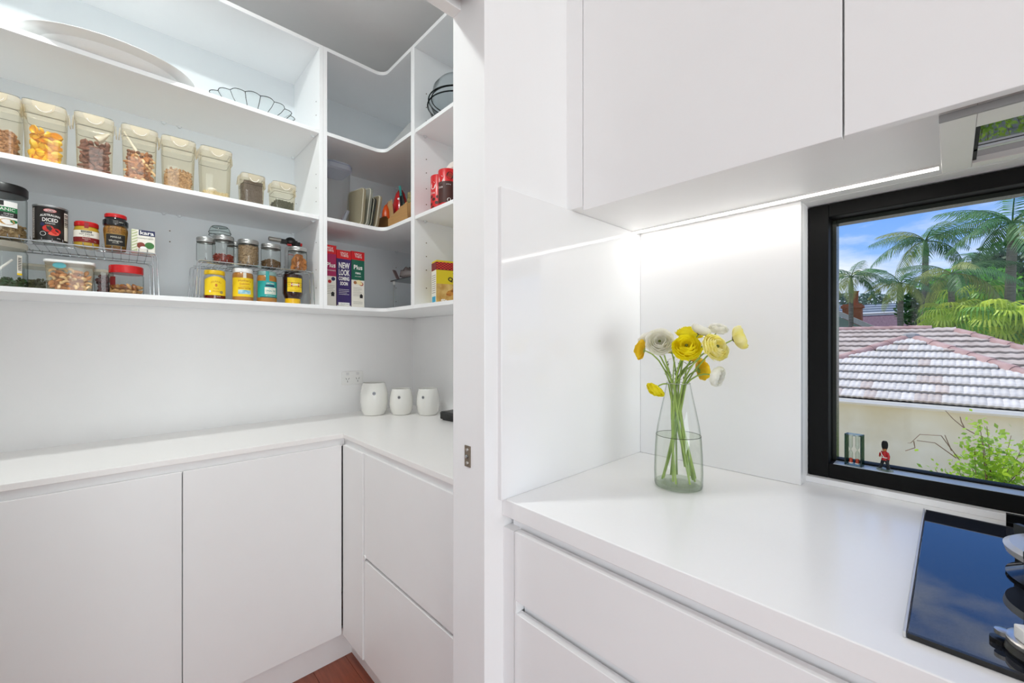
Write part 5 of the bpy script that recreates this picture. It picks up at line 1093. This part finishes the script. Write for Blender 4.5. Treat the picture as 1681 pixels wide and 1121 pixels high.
obj('chin_strap', tube([(-0.0046, -0.001, 0.056), (-0.0040, -0.0035, 0.0505), (0, -0.0048, 0.0478), (0.0040, -0.0035, 0.0505), (0.0046, -0.001, 0.056)], 0.0004, 5), mat('gold_strap', '#d8b03c', 0.4), t)
obj('baton', tube([(0.0128, -0.002, 0.029), (0.0135, -0.001, 0.008)], 0.0007, 6), BLACKP, t)
# ================================================================ outside the window
GZ = -3.1
struct('ground', box(-90, 60, 1.6, 160, GZ - 0.2, GZ), mat('garden_ground', '#6d7a45', 0.9, var=0.4, nscale=0.6, col2='#5a5a3c'))
struct('bounce_path', box(-20, 20, 6.0, 15.4, GZ, GZ + 0.03), mat('bounce_concrete', '#d6cfbf', 0.9, var=0.15, nscale=0.8))  # unseen pale slab added to bounce sunlight up onto the neighbour's wall
# neighbour's house with a hipped tile roof
TP = math.tan(math.radians(24)); YE, ZE = 15.0, -0.295; AX, AY = -0.92, 18.95; AZ = ZE + TP * (AY - YE); HW = AY - YE
YR, ZR, RX1 = 24.0, 1.86, -0.15
hs = thing('neighbour_house', 'neighbouring cream house with a weathered grey tiled hip roof', 'house', (AX, 18.0, GZ))
def hobj(n, p, m, par=hs, **k): return obj(n, T(p, BASE[hs.name].inverted()), m, par, **k)
STUC = mat('cream_stucco', '#eae2c6', 0.85, var=0.12, nscale=1.2, col2='#dccfa8', bump=0.05, bscale=20)
hobj('wall', box(AX - HW + 0.45, AX + HW - 0.45, YE + 0.5, YE + 6, GZ, ZE), STUC)
hobj('wall', box(-15, 4.3, 19.9, 27.5, GZ, 0.0), STUC)
SOF = mat('painted_soffit', '#d9d3c2', 0.8)
hobj('soffit', box(AX - HW, AX + HW, YE + 0.02, YE + 6, ZE - 0.05, ZE - 0.02), SOF)
hobj('fascia', box(AX - HW, AX + HW, YE + 0.0, YE + 0.03, ZE - 0.16, ZE - 0.01), mat('cream_fascia', '#d9d3c2', 0.7))
gut = hobj('gutter', J(box(AX - HW - 0.05, AX + HW + 0.05, YE - 0.12, YE - 0.0, ZE - 0.10, ZE - 0.085), box(AX - HW - .05, AX + HW + .05, YE - 0.13, YE - 0.115, ZE - 0.10, ZE - 0.005), box(AX - HW - .05, AX + HW + .05, YE - 0.145, YE - 0.115, ZE - 0.015, ZE + 0.0)), mat('cream_gutter', '#fbf6ea', 0.5, var=0.06), bevel=0.006)
UND = mat('roof_underlay', '#3b332b', 0.9)
def tri(*p): return [tuple(q) for q in p], [tuple(range(len(p)))]
roof = hobj('roof', J(tri((AX - HW, YE, ZE), (AX + HW, YE, ZE), (AX, AY, AZ)), tri((AX - HW, YE, ZE), (AX, AY, AZ), (AX, YR - 0.6, AZ), (AX - HW, YR - .6, ZE)), tri((AX + HW, YE, ZE), (AX + HW, YR - .6, ZE), (AX, YR - 0.6, AZ), (AX, AY, AZ)),
                     tri((-16, YR, ZR - 0.03), (RX1, YR, ZR - 0.03), (RX1 + 4.8, YR - 4.8, ZR - 4.8 * TP - 0.03), (-16, YR - 4.8, ZR - 4.8 * TP - 0.03)), tri((RX1, YR, ZR - .03), (RX1 + 4.8, YR + 4.8, ZR - 4.8 * TP), (RX1 + 4.8, YR - 4.8, ZR - 4.8 * TP)), tri((-16, YR, ZR - .03), (-16, YR + 4.8, ZR - 4.8 * TP), (RX1 + 4.8, YR + 4.8, ZR - 4.8 * TP), (RX1, YR, ZR - .03))), UND, smooth=False)
TILE = mat('weathered_tile', '#dad4ca', 0.85, var=0.3, nscale=3.5, col2='#b8b0a5', bump=0.15, bscale=16, rand=0.10)
TILE2 = mat('rusty_tile', '#c8bdb2', 0.85, var=0.3, nscale=3.5, col2='#b39f90', bump=0.15, bscale=16, rand=0.10)
TW, TG_ = 0.252, 0.52
def tilemesh(m):
    V = []; Fc = []; K = 8
    for i in range(K + 1):
        x = TW * i / K; c = 0.020 * abs(math.sin(PI * 2 * i / K * 1.0)) ; c = (0.0, 0.012, 0.018, 0.012, 0.0, 0.012, 0.018, 0.012, 0.0)[i]
        V += [(x, 0.03, 0.008 + c), (x, 0.0, 0.075 + c), (x, TG_ + 0.03, 0.006 + c)]
    for i in range(K): a, b = 3 * i, 3 * i + 3; Fc += [(a, b, b + 1, a + 1), (a + 1, b + 1, b + 2, a + 2)]
    Fc += [(0, 1, 2), (3 * K, 3 * K + 2, 3 * K + 1)]
    return mesh((V, Fc), m, ang=0.9)
tms = [tilemesh(TILE)] * 7 + [tilemesh(TILE2)]
SL = HW / math.cos(math.radians(24)); pr = math.radians(24)
Bi = BASE[hs.name].inverted()
r3 = random.Random(3)
row = 0
while row * TG_ < SL - 0.2:
    s = row * TG_; half = HW * (1 - (s + TG_ * .35) / SL); off = (row % 2) * TW * .5
    x = -half - TW * 0.3 + ((off - (-half)) % TW) * 0
    x = -math.floor((half + TW * .2) / TW) * TW - off
    while x < half - TW * 0.55:
        if AX + x > -3.3 and AX + x < 2.6 and x > -half - TW * .45:
            o = obj('roof_tile', r3.choice(tms), None, roof)
            o.matrix_local = Bi @ TR(AX + x, YE + s * math.cos(pr) - 0.05, ZE + s * math.sin(pr) + 0.005) @ RX(pr)
        x += TW
    row += 1
def slope_rows(x0, x1f, y_top, z_top, n, gauge, tw=0.25):
    """rows of rolled tiles too small to tell apart"""
    V = []; Fc = []
    for r in range(n):
        ya = y_top - (r + 1) * gauge * math.cos(pr); za = z_top - (r + 1) * gauge * math.sin(pr); yb = y_top - r * gauge * math.cos(pr); zb_ = z_top - r * gauge * math.sin(pr)
        x1 = x1f(ya); m = int((x1 - x0) / (tw / 2)); n0 = len(V)
        for i in range(m + 1):
            c = 0.022 * (i % 2); x = x0 + i * tw / 2
            V += [(x, ya + 0.04, za + 0.0), (x, ya, za + 0.085 + c), (x, yb, zb_ + 0.012 + c)]
        for i in range(m): a, b = n0 + 3 * i, n0 + 3 * i + 3; Fc += [(a, b, b + 1, a + 1), (a + 1, b + 1, b + 2, a + 2)]
    return V, Fc
hobj('far_roof_tiles', slope_rows(-14, lambda y: RX1 + (YR - y) - 0.05, YR, ZR, 10, 0.48), mat('far_tile', '#cdbfb2', 0.85, var=0.3, nscale=2.5, col2='#ab9a8c'), roof, kind='stuff')
CAP = mat('terracotta_cap', '#c2a298', 0.85, var=0.25, nscale=4, col2='#a88076', bump=0.1, bscale=12, rand=0.08)
def capmesh(L, wd=0.17, up=0.075):
    arc = [(-wd, -0.045), (-wd * .8, up * .35), (-wd * .35, up), (wd * .35, up), (wd * .8, up * .35), (wd, -0.045)]
    k = 1.06
    V = [(x * 1.05, 0.0, z * 1.1 + 0.014) for x, z in arc] + [(x, L * k, z) for x, z in arc] + [(x * .95, 0.0, z - 0.03) for x, z in arc]
    Fc = [(i, i + 1, 7 + i, 6 + i) for i in range(5)] + [(i + 1, i, 12 + i, 13 + i) for i in range(5)]
    return mesh((V, Fc), CAP, ang=0.7)
def caps(p0, p1, L, s0=0.0):
    a, b = Vector(p0), Vector(p1); d = (b - a); n = int(d.length / L); me = capmesh(L); d.normalize()
    sx = d.cross(Vector((0, 0, 1))).normalized(); up = sx.cross(d).normalized()
    R3 = Matrix((sx, d, up)).transposed().to_4x4()
    for i in range(n):
        p = a + d * (L * i)
        o = obj('ridge_cap', me, None, roof); o.matrix_local = Bi @ TR(*p) @ R3
caps((AX - HW, YE, ZE + 0.03), (AX, AY, AZ + 0.03), 0.56); caps((AX + HW, YE, ZE + 0.03), (AX, AY, AZ + 0.03), 0.56)
caps((-10.5, YR, ZR + 0.03), (RX1, YR, ZR + 0.03), 0.62); caps((RX1 + 4.5, YR - 4.5, ZR - 4.5 * TP + 0.03), (RX1, YR, ZR + 0.03), 0.62)
hobj('apex_cap', T(lathe([(0.24, -0.08), (0.2, 0.03), (0.12, 0.075), (0.01, 0.085)], 6), TR(AX, AY, AZ + 0.05)), mat('mortar_cap', '#a5a09a', 0.85, var=0.1), roof)

# farther house with purple tiles, brick chimney and green gable
h2 = thing('tiled_house', 'distant house with a purple tiled roof, orange brick chimney and green gable', 'house', (-12.0, 52.0, GZ))
def o2(n, p, m, par=h2, **k): return obj(n, T(p, BASE[h2.name].inverted()), m, par, **k)
def quad(pts, th=0.12):
    V = [Vector(p) for p in pts]; n = (V[1] - V[0]).cross(V[2] - V[0]).normalized() * th
    return loft([[tuple(v) for v in V], [tuple(v - n) for v in V]])
PUR = mat('purple_tile', '#7c5f6a', 0.8, var=0.4, nscale=9, col2='#5d4350')
a, b, c, d = at(1404, 519, 50), at(1545, 512, 50), at(1545, 566, 46), at(1470, 566, 46)
o2('wall', box(min(a.x, d.x), c.x, 47, 56, GZ, 0.6), STUC)
o2('purple_roof', quad([d, c, b, a]), PUR)
o2('ridge_flashing', tube([at(1404, 516, 50), at(1545, 509, 50)], 0.12, 6), mat('pale_flashing', '#e6e4df', 0.6))
gA, gB, gC, gD = at(1340, 500, 44), at(1372, 511, 44), at(1446, 541, 44), at(1340, 560, 44)
o2('gable_wall', quad([at(1340, 508, 44.2), at(1378, 520, 44.2), at(1432, 545, 44.2), at(1432, 575, 44.2), at(1340, 575, 44.2)]), mat('sage_wall', '#8fa294', 0.8, var=0.06))
o2('barge_roof', quad([at(1335, 496, 43.6), at(1372, 508, 43.6), at(1449, 541, 43.6), at(1436, 545, 43.6), at(1378, 519, 43.6), at(1335, 506, 43.6)], 0.5), mat('pale_barge', '#cfc4b4', 0.8, var=0.15, nscale=6))
ch = at(1398, 516, 45); cht = at(1398, 499, 45); sz = 0.62
BR = mat('orange_brick', '#b9683a', 0.85, var=0.35, nscale=3, col2='#8f4a28', stretch=(2, 2, 8))
ck_ = o2('chimney', J(box(ch.x - sz, ch.x + sz, 45, 45 + 1.0, ch.z - 1.2, cht.z), box(ch.x - sz - .1, ch.x + sz + .1, 44.9, 46.1, cht.z - .35, cht.z - .1)), BR)
o2('chimney_pot', T(lathe([(0.34, 0), (0.28, 0.3), (0.30, 1.0), (0.36, 1.1)], 12), TR(ch.x + .1, 45.5, cht.z)), BR, ck_)
h3 = thing('metal_roof_house', 'long low house with a blue grey corrugated metal roof behind the chimney', 'house', (-20.0, 62.0, GZ))
p0, p1 = at(1340, 502, 60), at(1525, 497, 60); q0, q1 = at(1340, 526, 56), at(1525, 526, 56)
o3 = lambda n, p, m: obj(n, T(p, BASE[h3.name].inverted()), m, h3)
CORR = mat('corrugated_grey', '#8f9aa4', 0.6, var=0.2, nscale=3, stretch=(0.4, 6, 12))
o3('roof', quad([q0, q1, p1, p0]), CORR)
rb_ = mesh(box(0, 1, -0.1, 0.0, 0.0, 0.09), CORR)
for i in range(1, 7):
    a_ = q0.lerp(p0, i / 7); b_ = q1.lerp(p1, i / 7); o = obj('roof_rib', rb_, None, h3); o.location = Bi.inverted() @ Vector((0, 0, 0)); o.matrix_local = BASE[h3.name].inverted() @ TR(*a_) @ SC((b_ - a_).x, 1, 1)
o3('wall', box(q0.x, q1.x, 57, 60, GZ, q0.z), STUC)

# ---- palms
FR = random.Random(21)
def frond(L, droop, m, seed, nl=30, wl=0.30):
    r = random.Random(seed); V = []; Fc = []; rach = []
    def P(s): return Vector((L * (s - 0.10 * droop * s * s), 0, L * (0.42 * s - (0.55 + 0.42 * droop) * s * s)))
    rach = [tuple(P(i / 10)) for i in range(11)]
    tv, tf = tube(rach, [0.030 * L / 2.6 * (1.1 - .95 * i / 10) for i in range(11)], 5); V += tv; Fc += tf
    for i in range(nl):
        s = 0.14 + 0.86 * i / (nl - 1); p = P(s); tg = (P(min(1, s + .02)) - P(s - .02)).normalized(); ll = L * wl * math.sin(PI * min(.97, 0.16 + 0.78 * s)) ** .7
        for sd in (-1, 1):
            d = (tg * 0.55 + Vector((0, sd * 0.85, -0.30 - 0.35 * r.random() - .2 * droop))).normalized(); w_ = tg.cross(d).cross(d).normalized() * L * 0.009
            mid = p + d * ll * .55; tip = p + d * ll + Vector((0, 0, -ll * (0.18 + .25 * r.random()))); n0 = len(V)
            V += [tuple(p - w_ * .6), tuple(p + w_ * .6), tuple(mid + w_), tuple(mid - w_), tuple(tip)]; Fc += [(n0, n0 + 1, n0 + 2, n0 + 3), (n0 + 3, n0 + 2, n0 + 4)]
    return mesh((V, Fc), m, smooth=False)
PG = mat('palm_green', '#6f9a5c', 0.5, var=0.3, nscale=1.5, col2='#4f7f55', rand=0.25); PGY = mat('palm_olive', '#b5bb6a', 0.5, var=0.3, nscale=1.5, col2='#98a354', rand=0.2); PTK = mat('palm_trunk', '#8b8470', 0.85, var=0.3, nscale=4, col2='#5f5a4a', stretch=(1, 1, 6))
FM = [frond(1.0, d, PG, 30 + i) for i, d in enumerate((0.1, 0.5, 0.9))] + [frond(1.0, 1.0, PGY, 41), frond(1.0, 0.6, PGY, 42)]
def palm(label, u, v, Y, L, n=15, tr=0.13, bend=0.0, olive=0.2, shaft=0.9):
    c = at(u, v, Y); t = thing('palm_tree', label, 'palm tree', (c.x - bend, c.y, GZ), 0.0, 'palms behind the tiled roofs'); hgt = c.z - GZ
    obj('trunk', tube([(0, 0, 0), (bend * .3, 0, hgt * .4), (bend * .8, 0, hgt * .8), (bend, 0, hgt - shaft)], [tr * 1.4, tr * 1.1, tr, tr * .95], 10), PTK, t)
    obj('crown_shaft', tube([(bend, 0, hgt - shaft - .02), (bend, 0, hgt - shaft * .5), (bend, 0, hgt + .1)], [tr * 1.15, tr * 1.1, tr * .4], 10), mat('green_shaft', '#6f9458', 0.5, var=0.15), t)
    for i in range(n):
        az = 2 * PI * (i * 0.381966) + FR.uniform(-.2, .2); el = -0.55 + 1.35 * (i / (n - 1)); me = FR.choice(FM[3:]) if FR.random() < olive * (1.6 if i < n * .35 else .5) else FM[0 if el > .2 else (1 if el > -.4 else 2)]
        o = obj('frond', me, None, t); s = L * FR.uniform(.85, 1.1)
        o.matrix_local = TR(bend, 0, hgt) @ RZ(az) @ RY(-el * 0.8) @ SC(s, s, s)
palm('slender dark palm standing beside the orange chimney', 1397, 455, 30.5, 1.85, 12, 0.11, olive=0.35)
palm('short palm with yellowing lower fronds left of the tall thin palm', 1478, 466, 31, 1.75, 13, 0.13, olive=0.6)
palm('tall palm with grey-green feathery crown rising from mid garden', 1519, 396, 36, 2.75, 14, 0.16, olive=0.3)
palm('tallest palm with a thick pale trunk by the fan palms', 1662, 366, 33, 3.0, 16, 0.19, bend=0.2, olive=0.15)
palm('low palm with arching olive fronds in front of the tall thin palm', 1562, 450, 32, 2.5, 12, 0.14, olive=0.5)
palm('partly hidden palm between the two tallest palms', 1622, 428, 44, 1.9, 10, 0.14, olive=0.6)
# ---- fan palms
FANM = mat('fan_yellow_green', '#eaf05c', 0.45, var=0.35, nscale=2.5, col2='#bcd83c', rand=0.22); FANG = mat('fan_green', '#98d04c', 0.45, var=0.3, nscale=2.5, col2='#74b438', rand=0.2)
def fan(m, seed, n=22):
    r = random.Random(seed); V = []; Fc = []
    for i in range(n):
        a = -1.25 * PI / 1.6 + 2.5 * PI / 1.6 * i / (n - 1); l = 1.0 * (0.8 + .2 * math.cos(a)) * r.uniform(.9, 1.05); d = Vector((math.cos(a), math.sin(a), 0)); w_ = Vector((-d.y, d.x, 0)) * 0.035; n0 = len(V)
        p1, p2, p3 = d * l * .5 + Vector((0, 0, .02)), d * l * .75 + Vector((0, 0, -.18)), d * l * .85 + Vector((0, 0, -.85 * r.uniform(.7, 1.2)))
        V += [(0, 0, 0), tuple(p1 + w_ * 1.3), tuple(p1 - w_ * 1.3), tuple(p2 + w_), tuple(p2 - w_), tuple(p3)]; Fc += [(n0, n0 + 2, n0 + 1), (n0 + 1, n0 + 2, n0 + 4, n0 + 3), (n0 + 3, n0 + 4, n0 + 5)]
    tv, tf = tube([(-0.9, 0, -.25), (-.4, 0, -.02), (0, 0, 0)], 0.015, 4); n0 = len(V); V += tv; Fc += [tuple(q + n0 for q in f) for f in tf]
    return mesh((V, Fc), m, smooth=False)
FANS = [fan(FANM, 1), fan(FANM, 2), fan(FANG, 3)]
def fanpalm(label, u, v, Y, L, n, spread, bright=0.7):
    c = at(u, v, Y); t = thing('fan_palm', label, 'palm tree', (c.x, c.y, GZ), 0.0, 'fan palms behind the tiled roof'); hgt = c.z - GZ
    obj('trunk', tube([(0, 0, 0), (0, 0, hgt)], 0.16, 8), PTK, t)
    for i in range(n):
        az = 2 * PI * i * 0.381966; el = 0.9 - 1.7 * i / n; s = L * FR.uniform(.8, 1.1)
        o = obj('fan_leaf', FANS[FR.randrange(2)] if FR.random() < bright else FANS[2], None, t); o.matrix_local = TR(0, 0, hgt) @ RZ(az) @ RY(-el) @ TR(s * spread, 0, 0) @ RY(0.5) @ SC(s, s, s)
fanpalm('bright yellow-green fan palm just above the roof hip', 1556, 519, 31.5, 0.85, 26, 1.0, 0.8)
fanpalm('wide yellow-green fan palm behind the right end of the roof', 1628, 523, 31, 1.0, 30, 1.0, 0.85)
fanpalm('fan palm with long drooping leaves at the right end of the tile roof', 1690, 528, 31, 1.02, 30, 1.0, 0.8)
fanpalm('greener fan palm under the tallest palm trunk', 1594, 492, 35, 1.1, 26, 1.0, 0.2)
# ---- leafy trees and the shrub
def foliage(n, rx, ry, rz, s, seed, shell=0.6):
    r = random.Random(seed); V = []; Fc = []
    for i in range(n):
        d = Vector((r.gauss(0, 1), r.gauss(0, 1), r.gauss(0, 1))).normalized() * (shell + (1 - shell) * r.random()); p = Vector((d.x * rx, d.y * ry, d.z * rz))
        a = Vector((r.gauss(0, 1), r.gauss(0, 1), r.gauss(0, .6))).normalized(); b = a.cross(Vector((r.gauss(0, 1), r.gauss(0, 1), r.gauss(0, 1)))).normalized(); k = s * r.uniform(.6, 1.2); n0 = len(V)
        V += [tuple(p), tuple(p + a * k * .5 + b * k * .28), tuple(p + a * k), tuple(p + a * k * .5 - b * k * .28)]; Fc.append((n0, n0 + 1, n0 + 2, n0 + 3))
    return V, Fc
def tree(label, u, v, Y, rx, rz, m, n=1600, s=0.35, seed=1):
    c = at(u, v, Y); t = thing('leafy_tree', label, 'tree', (c.x, c.y, GZ), 0.0, 'leafy trees beyond the roofs'); h = c.z - GZ
    obj('trunk', tube([(0, 0, 0), (0, 0, h)], [0.22, 0.12], 8), PTK, t); obj('foliage', T(foliage(n, rx, rx, rz, s, seed), TR(0, 0, h)), m, t, kind='stuff', smooth=False)
LG = mat('leaf_bright', '#86d048', 0.5, var=0.4, nscale=2, col2='#5aa634'); LD = mat('leaf_dark', '#3f6b35', 0.5, var=0.4, nscale=1.5, col2='#2a4d2a'); LGR = mat('leaf_grey', '#7d9a86', 0.6, var=0.3, nscale=1)
tree('bright green bushy tree behind the fan palms', 1590, 478, 40, 2.6, 1.7, LG, 1800, 0.4, 2)
tree('dark leafy tree right of the tallest palm trunk', 1672, 445, 42, 2.6, 2.2, LD, 1800, 0.45, 3)
tree('dark leafy tree behind the low arching palm', 1525, 505, 38, 1.6, 1.5, LD, 1200, 0.4, 4)
tree('bright leafy bush at the right end of the roofs', 1640, 470, 45, 3.0, 1.6, LG, 1500, 0.5, 5)
tree('small pale distant tree left of the chimney', 1380, 495, 80, 1.6, 1.3, LGR, 500, 0.6, 6)
tree('pale distant tree between the chimney and yellowing palm', 1432, 494, 80, 2.2, 1.3, LGR, 600, 0.6, 7)
SHG = mat('shrub_leaf', '#bcd83c', 0.45, var=0.5, nscale=7, col2='#7aa82c')
c = at(1620, 790, 4.2)
t = thing('shrub', 'bright green leafy shrub growing up outside the window', 'shrub', (c.x, c.y, GZ))
h = c.z - GZ; r5 = random.Random(9); tips = []
obj('stem', tube([(0, 0, 0), (0.05, 0.03, h * .5), (0, 0, h)], [0.03, 0.022, 0.012], 8), mat('brown_twig', '#7a5a3c', 0.8, var=0.2), t)
brs = [(1535, 770), (1548, 782), (1575, 775), (1607, 690), (1612, 715), (1600, 735), (1640, 740), (1660, 715), (1678, 735), (1625, 760), (1590, 760), (1655, 770), (1690, 760), (1700, 725), (1620, 700), (1565, 792), (1640, 795), (1680, 800)]
lv = []
for i, (u, v) in enumerate(brs):
    e = at(u, v, 4.2 + r5.uniform(-.25, .25)) - Vector(t.location); s0 = Vector((0, 0, h * r5.uniform(.86, .97)))
    mid = s0.lerp(e, .5) + Vector((r5.uniform(-.03, .03), 0, .02)); pts = bez(s0, mid, e, 8)
    obj('twig', tube(pts, [0.004 - .0003 * k for k in range(9)], 5), MT['brown_twig'], t)
    for k in range(150):
        s = r5.uniform(.25, 1.05); p = Vector(pts[min(8, int(s * 8))]) + Vector((r5.gauss(0, .045), r5.gauss(0, .045), r5.gauss(0, .04))); a = Vector((r5.gauss(0, 1), r5.gauss(0, 1), r5.gauss(.2, .7))).normalized(); b = a.cross(Vector((r5.gauss(0, 1), r5.gauss(0, 1), 1))).normalized(); q = r5.uniform(.022, .046)
        lv.append(([tuple(p), tuple(p + a * q * .5 + b * q * .3), tuple(p + a * q), tuple(p + a * q * .5 - b * q * .3)], [(0, 1, 2, 3)]))
obj('leaves', J(*lv), SHG, t, kind='stuff', smooth=False)
TWG = mat('bare_twig', '#8a6a4a', 0.8)
for pl_ in ([(1575, 755), (1545, 715), (1510, 713), (1495, 727), (1490, 727)], [(1570, 752), (1535, 727), (1505, 723)], [(1600, 712), (1582, 702), (1565, 688), (1552, 674)], [(1583, 702), (1578, 692), (1576, 684)], [(1562, 740), (1556, 726), (1551, 714)], [(1500, 724), (1502, 735), (1486, 740)]):
    obj('bare_twig', tube([tuple(at(u, v, 4.15) - Vector(t.location)) for u, v in pl_], [0.0035 - .0005 * k for k in range(len(pl_))], 5), TWG, t)

def leafy(m, f):
    n = m.node_tree; L = n.links.new; b = n.nodes['Principled BSDF']; tl = n.nodes.new('ShaderNodeBsdfTranslucent'); L(b.inputs['Base Color'].links[0].from_socket, tl.inputs[0])
    ms = n.nodes.new('ShaderNodeMixShader'); ms.inputs[0].default_value = f; L(b.outputs[0], ms.inputs[1]); L(tl.outputs[0], ms.inputs[2]); L(ms.outputs[0], n.nodes['Material Output'].inputs[0])
for m in (PG, PGY, FANM, FANG, LG, LD, SHG): leafy(m, 0.45)
